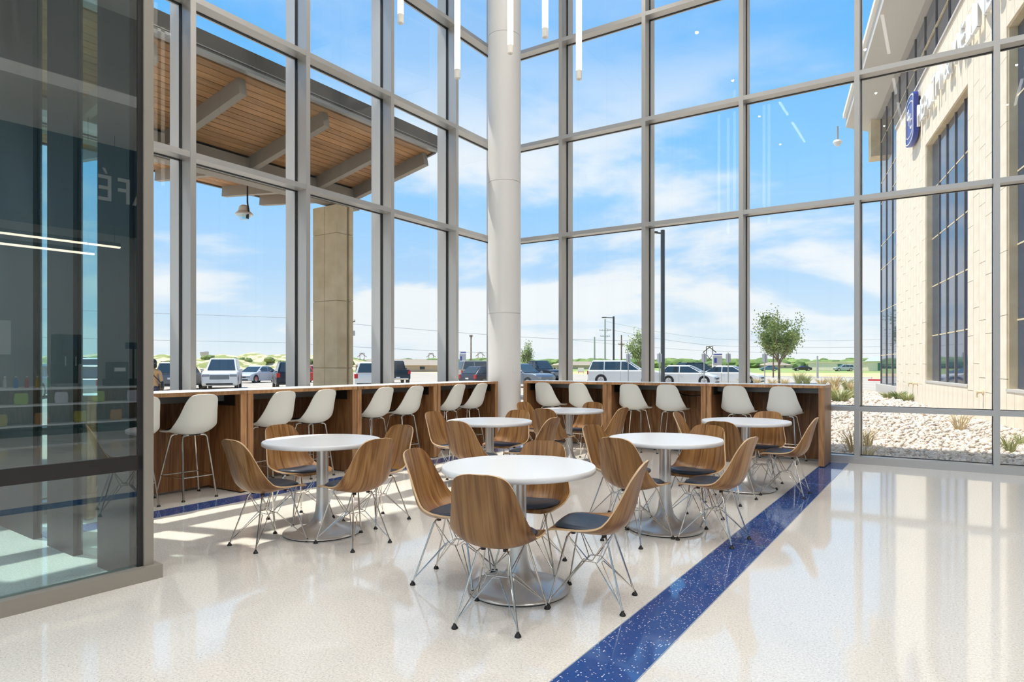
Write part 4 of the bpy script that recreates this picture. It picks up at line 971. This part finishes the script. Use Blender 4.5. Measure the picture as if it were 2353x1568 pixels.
# ------------------------------------------------------------------ trees
def tree(label, x, y, h, cw, seed, nl=1500, trunk=.09, cb=.30, name='young_tree', leaf=.17):
    rn = random.Random(seed); t = thing(name, label, 'tree', (x, y, GZ0), rn.random() * 6, 'young trees outside')
    b = MB(); top = Vector((0, 0, h * cb)); b.tube([(0, 0, 0), (.03, 0, h * cb * .5), top], [trunk, trunk * .85, trunk * .75], 8)
    tips = []
    for i in range(11):
        a = i * 2.4 + rn.random(); el = rn.uniform(.55, 1.35); ln = h * (1 - cb) * rn.uniform(.55, .95); d = Vector((math.cos(a) * math.cos(el), math.sin(a) * math.cos(el), math.sin(el)))
        p0 = Vector((0, 0, h * cb * rn.uniform(.8, 1.0))); p1 = p0 + d * ln * .5; p1.x *= cw; p1.y *= cw; p2 = p0 + d * ln + Vector((0, 0, ln * .10)); p2.x *= cw; p2.y *= cw
        b.tube([p0, p1, p2], [trunk * .45, trunk * .3, trunk * .08], 6); tips += [(p0, p1, p2)]
        for q in range(3):
            s = p0.lerp(p2, rn.uniform(.35, .8)); e = s + Vector((rn.uniform(-1, 1) * cw, rn.uniform(-1, 1) * cw, rn.uniform(.1, .9))) * h * .13; b.tube([s, e], [trunk * .14, trunk * .04], 4); tips.append((s, s.lerp(e, .5), e))
    b.build('trunk', 'bark', t, True)
    l = MB()
    for i in range(nl):
        p0, p1, p2 = rn.choice(tips); s = p0.lerp(p2, rn.uniform(.35, 1.08)); c = s + Vector((rn.gauss(0, 1), rn.gauss(0, 1), rn.gauss(0, 1))) * h * .042
        a = Vector((rn.gauss(0, 1), rn.gauss(0, 1), rn.gauss(-.3, .7))).normalized(); u = a.orthogonal().normalized(); sz = leaf * rn.uniform(.6, 1.2)
        w_ = a.cross(u) * sz * .28; a = a * sz * .5
        l.add([c - a, c + w_ + u * sz * .05, c + a, c - w_ + u * sz * .05], [(0, 1, 2, 3)])
    l.build('foliage', 'leaf', t)
tree('young leafy tree standing alone beyond the right counter', -11.86, 59.5, 6.2, .82, 3, 7500, .12, leaf=.19)
tree('slim young tree beside the lamp posts, half behind a mullion', -29.1, 70.6, 5.6, .5, 5, 2600, .07, leaf=.22)
tree('small young tree just right of the column', -42.4, 67.8, 5.0, .42, 9, 1800, .06, leaf=.22)

# distant woodland, too many to count
rn = random.Random(11); b = MB(); cth, sth = math.cos(R(33.38)), math.sin(R(33.38))
for i in range(520):
    px = rn.uniform(-1600, 1000); dep = rn.uniform(330, 470); r = px / 1510 * dep
    if px < -520: dep *= 1.25; r = px / 1510 * dep
    x, y = -dep * sth + r * cth, dep * cth + r * sth; hh = rn.uniform(3.0, 4.6) * (dep / 400)
    b.blob((x, y, GZ0 + hh * .55), rn.uniform(4, 8), rn.uniform(4, 8), hh * .75, 7, 4, .16, rn)
fo = b.build('woodland', 'leaf_far'); fo['kind'] = 'stuff'; tag(fo, 'low green belt of woodland along the horizon', 'trees')

# sandy hill with shrubs
def hill(label, cx, cy, rx, ry, h, ang, seed):
    rn = random.Random(seed); n = 56; vs = []; fs = []; ca, sa = math.cos(ang), math.sin(ang); ph = [rn.random() * 6 for _ in range(8)]
    for i in range(n):
        for j in range(n):
            u, v = -1 + 2 * i / (n - 1), -1 + 2 * j / (n - 1); e = max(0, 1 - u * u) * max(0, 1 - v * v)
            z = h * e ** .6 * (.80 + .22 * math.sin(4 * u + ph[0]) * math.cos(3 * v + ph[1]) + .10 * math.sin(13 * u + ph[2]) + .08 * math.sin(21 * u + 11 * v + ph[3])) + (rn.random() - .5) * .25 * e
            vs.append((u * rx * ca - v * ry * sa, u * rx * sa + v * ry * ca, z - .12))
    for i in range(n - 1):
        for j in range(n - 1): a = i * n + j; fs.append((a, a + n, a + n + 1, a + 1))
    o = MB().add(vs, fs).build('sandy_hill', 'hill', None, True, 60); o.location = (cx, cy, GZ0); return tag(o, label, 'hill')
hill('sandy hill dotted with green behind the parked SUVs', -150, 101, 42, 22, 5.0, R(33), 2)
hill('bare sandy mound at the left beyond the woman', -168, 78, 30, 18, 4.4, R(60), 8)
words_ = ['first', 'second', 'third', 'fourth', 'fifth', 'sixth', 'seventh', 'eighth', 'ninth', 'tenth', 'eleventh', 'twelfth', 'thirteenth', 'fourteenth']
rn = random.Random(21)
for i in range(14):
    q = -.85 + 1.7 * i / 13; x = -150 + q * 36 * math.cos(R(33)) + 14 * math.sin(R(33)) * 1.1; y = 101 + q * 36 * math.sin(R(33)) - 13 * math.cos(R(33))
    o = MB()
    for k in range(4): o.blob((rn.uniform(-1, 1), rn.uniform(-1, 1), rn.uniform(.4, .9)), rn.uniform(.6, 1.1), rn.uniform(.6, 1.1), rn.uniform(.5, .9), 8, 4, .25, rn)
    s = o.build('hill_shrub', 'shrub'); s.location = (x, y, rn.uniform(.6, 2.4)); tag(s, '%s green shrub from the left on the sandy hill' % words_[i], 'shrub', 'shrubs on the sandy hill')

# ------------------------------------------------------------------ posts, towers, signs
def lamp_post(label, x, y, h, arm, r=.10):
    t = thing('lamp_post', label, 'lamp post', (x, y, GZ0), hd(-1, 0))
    MB().tube([(0, 0, 0), (0, 0, h)], r, 10).build('pole', 'pole_dark', t, True); MB().bar((0, 0, h - .25), (arm, 0, h - .18), .08, .10).build('arm', 'pole_dark', t); B1(arm - .35, arm + .35, -.18, .18, h - .26, h - .12).build('lamp_head', 'pole_dark', t); B1(arm - .28, arm + .28, -.14, .14, h - .275, h - .26).build('lens', 'frost', t)
lamp_post('tall dark lamp post rising in front of the white hatchback', -17.2, 46.1, 11.4, .75, .15)
lamp_post('far dark lamp post left of the wooden utility pole', -46.3, 101.2, 9.7, 1.6, .16)
def utility(label, x, y, h, arms, r=.16, mat='pole_wood'):
    t = thing('utility_pole', label, 'utility pole', (x, y, GZ0), hd(1, 0))
    MB().tube([(0, 0, 0), (0, 0, h)], [r, r * .75], 8).build('pole', mat, t, True)
    for z, w in arms:
        MB().bar((-w, 0, z), (w, 0, z), .14, .16).build('crossarm', mat, t)
        for q in (-.9, -.45, .45, .9): MB().lathe([(.07, 0), (.10, .1), (.06, .28), (0, .3)], 8, (q * w, 0, z + .08)).build('insulator', 'pole_galv', t, True)
        MB().bar((0, 0, z - 1.0), (w * .6, 0, z - .08), .06, .06).build('brace', mat, t)
    return t
u = utility('wooden utility pole with transformer right of the stone column', -90.6, 84.0, 11.4, [(9.5, .8)], .24); MB().lathe([(0, 0), (.28, 0), (.28, .9), (0, .95)], 10, (.5, 0, 6.9)).build('transformer', 'pole_galv', u, True)
utility('tall grey utility pole with two crossarms above the white wagon', -95.0, 200.8, 17.0, [(13.2, 1.9), (11.2, 1.6)], .3, 'pole_galv'); utility('shorter grey pole close beside the tall grey one', -98.0, 199.0, 11.0, [], .3, 'pole_galv')
utility('brown utility pole right of the far lamp post', -65.8, 148.3, 8.9, [(6.6, .75)], .2); utility('thin wooden pole left of the white column', -78.3, 104.1, 7.5, [(7.2, .3)], .15); utility('thin brown pole behind the young tree', -17.6, 85.0, 4.9, [], .09); utility('short pale post right of the young tree trunk', -12.4, 83.5, 2.6, [], .13, 'pole_galv')
def pylon(label, x, y, h, w):
    t = thing('transmission_tower', label, 'tower', (x, y, GZ0), hd(1, 0)); r = h * .018
    for s in (-1, 1): MB().tube([(s * w, 0, 0), (s * w, 0, h)], r, 6).build('leg', 'pole_wood', t); MB().bar((s * w * 2.1, 0, h * .72), (0, 0, h * .97), r * 2, r * 2).build('arm', 'pole_wood', t); MB().bar((-w * s, 0, h * .25), (w * s, 0, h * .62), r * 1.4, r * 1.4).build('cross_brace', 'pole_wood', t)
    MB().bar((-w, 0, h), (w, 0, h), r * 2, r * 2).build('top_beam', 'pole_wood', t)
pylon('H frame transmission tower above the white cars', -119, 398, 12.8, 1.9); pylon('faint transmission tower left of the dark pickup', -427, 409, 12.0, 1.9); pylon('faint transmission tower above the dark pickup', -400, 470, 12.5, 2.0); pylon('faint transmission tower above the tan silver SUV', -330, 452, 12.5, 2.0)
for i, (x, y, l) in enumerate([(-17.7, 41.0, 'sign post standing before the long white wagon'), (-15.6, 41.2, 'sign post left of the tall lamp post'), (-13.16, 42.8, 'sign post before the white hatchback'), (-11.85, 43.7, 'sign post before the white sedan'), (-9.85, 45.0, 'sign post left of the young tree')]):
    t = thing('sign_post', 'galvanised ' + l, 'sign post', (x, y, GZ0), hd(-.55, -.83), 'parking sign posts'); MB().tube([(0, 0, 0), (0, 0, 2.35)], .035, 8).build('post', 'pole_galv', t, True); B1(-.03, -.015, -.16, .16, 1.72, 2.28).build('sign_plate', 'sign_grey', t)
def monument(label, x, y, h, w, rz):
    t = thing('monument_sign', label, 'sign', (x, y, GZ0), rz); B1(-w / 2, w / 2, -.25, .25, 0, h).build('panel', 'white', t); B1(-w / 2, w / 2, -.26, .26, h * .52, h * .95).build('face', 'sign_grey', t); B1(-w * .35, w * .5, -.27, .27, h, h + .18).build('cap', 'sign_blue', t); B1(-w * .38, -w * .1, -.28, .28, h * .62, h * .85).build('emblem', 'sign_blue', t)
    for k in range(2): B1(-w * .4, w * .4, -.27, .27, h * (.2 + .14 * k), h * (.24 + .14 * k)).build('text_line', 'sign_grey', t)
monument('grey and blue monument sign behind the white cars', -27.5, 95.6, 3.0, 1.3, hd(1, 0)); monument('white monument sign behind the tan silver SUV', -58.2, 75.4, 3.3, .9, hd(1, 0))
t = thing('banner_sign', 'small white banner sign in the grass left of the white wagon', 'sign', (-55.5, 107.1, GZ0), hd(1, 0)); B1(-.55, .55, -.03, .03, .25, 1.05).build('panel', 'white', t); B1(-.55, .55, -.035, .035, .25, .33).build('red_band', 'red', t)
for s in (-.5, .5): B1(s - .03, s + .03, -.03, .03, 0, .25).build('stake', 'pole_dark', t)
# water towers
t = thing('water_tower', 'white flared water tower on the left horizon', 'water tower', (-655, 402, GZ0)); MB().lathe([(2.4, 0), (1.9, 4), (2.0, 8.5), (4.2, 12.5), (4.4, 15.5), (3.8, 16.2), (0, 16.4)], 20).build('tank', 'sign_grey', t, True)
t = thing('water_tank', 'white domed water tank on the right horizon', 'water tower', (-142, 982, GZ0)); MB().lathe([(4.6, 7.5), (5.2, 8.4), (5.1, 10), (4.0, 12), (2.0, 13), (0, 13.2)], 24).build('tank', 'white', t, True)
for k in range(8): a = k * math.pi / 4; MB().tube([(4.6 * math.cos(a), 4.6 * math.sin(a), 0), (4.6 * math.cos(a), 4.6 * math.sin(a), 7.6)], .22, 6).build('leg', 'white', t)
# storage sheds and houses
st = thing('storage_shed', 'long storage shed with green doors and pale metal roof', 'building', (-32.5, 203, GZ0), R(-14)); B1(0, 16, 0, 8, 0, 2.3).build('wall', 'stone', st); B1(16, 60, -1, 8, 0, 2.6).build('wall', 'stone', st); MB().prism([(-1.6, 2.6), (8.6, 2.6), (3.5, 3.9)], 15.5, 60.5, 'x').build('roof', 'roof_metal', st); B1(-.2, 15.5, -.3, 8.3, 2.3, 2.45).build('flat_roof', 'stone', st)
B1(8, 10.5, -.06, .0, 0, 1.8).build('door', 'green_door', st)
for k in range(8): B1(18.5 + 5.2 * k, 21.0 + 5.2 * k, -1.06, -1.0, .1, 2.1).build('door', 'green_door', st)
for i, (x, y, w, l) in enumerate([(-109, 119.8, 15, 'tan roofed house right of the dark pickup'), (-124, 145.7, 13, 'house with tan roof left of the white column'), (-121, 231.6, 20, 'low tan house behind the white wagon'), (-72, 352, 14, 'tan roofed house behind the last sign post'), (-52, 392, 15, 'tan roofed house right of the young tree'), (-98, 338.5, 14, 'tan roofed house behind the monument sign'), (-35, 362.5, 16, 'tan roofed house above the storage shed'), (-90, 91, 9, 'red roofed low house behind the tan silver SUV')]):
    t = thing('house', l, 'house', (x, y, GZ0), hd(1, .2), 'houses on the horizon'); B1(-w / 2, w / 2, -4, 4, 0, 1.5).build('wall', 'house_wall', t)
    MB().add([(-w / 2 - .5, -4.5, 1.5), (w / 2 + .5, -4.5, 1.5), (w / 2 + .5, 4.5, 1.5), (-w / 2 - .5, 4.5, 1.5), (-w / 2 + 3.5, 0, 3.0), (w / 2 - 3.5, 0, 3.0)], [(0, 1, 5, 4), (1, 2, 5), (2, 3, 4, 5), (3, 0, 4), (3, 2, 1, 0)]).build('roof', 'roof_tan', t)
    for q in (-.25, .2): B1(w * q - .6, w * q + .6, -4.05, -4, .5, 1.2).build('window', 'car_glass', t)
# power lines
def wire_line(label, pts, sag, r):
    pts = [Vector(p) for p in pts]; P = []
    for a, b_ in zip(pts, pts[1:]):
        for i in range(12): q = i / 12; p = a.lerp(b_, q); p.z -= sag * 4 * q * (1 - q); P.append(p)
    P.append(pts[-1]); tag(MB().tube(P, r, 4).build('power_line', 'wire'), label, 'power line', 'power lines')
wire_line('upper power line crossing the left windows', [(-150, 32, 12.0), (-92.5, 70.7, 9.3), (-58.5, 93.2, 6.0), (-40.8, 104.8, 5.4)], .15, .035)
wire_line('lower power line crossing the left windows', [(-150, 32, 6.8), (-92.5, 70.7, 5.1), (-64, 89.6, 3.4)], .12, .035)
wire_line('highest power line over the white cars', [(-90.7, 191.7, 15.4), (-58.8, 200.8, 9.3), (-7.9, 234.3, 9.5), (20, 250, 10)], .6, .035)
wire_line('middle power line over the white cars', [(-90.7, 191.7, 13.1), (-58.8, 200.8, 7.3), (-7.9, 234.3, 7.3), (20, 250, 8)], .6, .04)
wire_line('lowest power line over the white cars', [(-101, 184.8, 9.6), (-58.8, 200.8, 5.6), (-7.9, 234.3, 5.1), (20, 250, 5.6)], .4, .04)
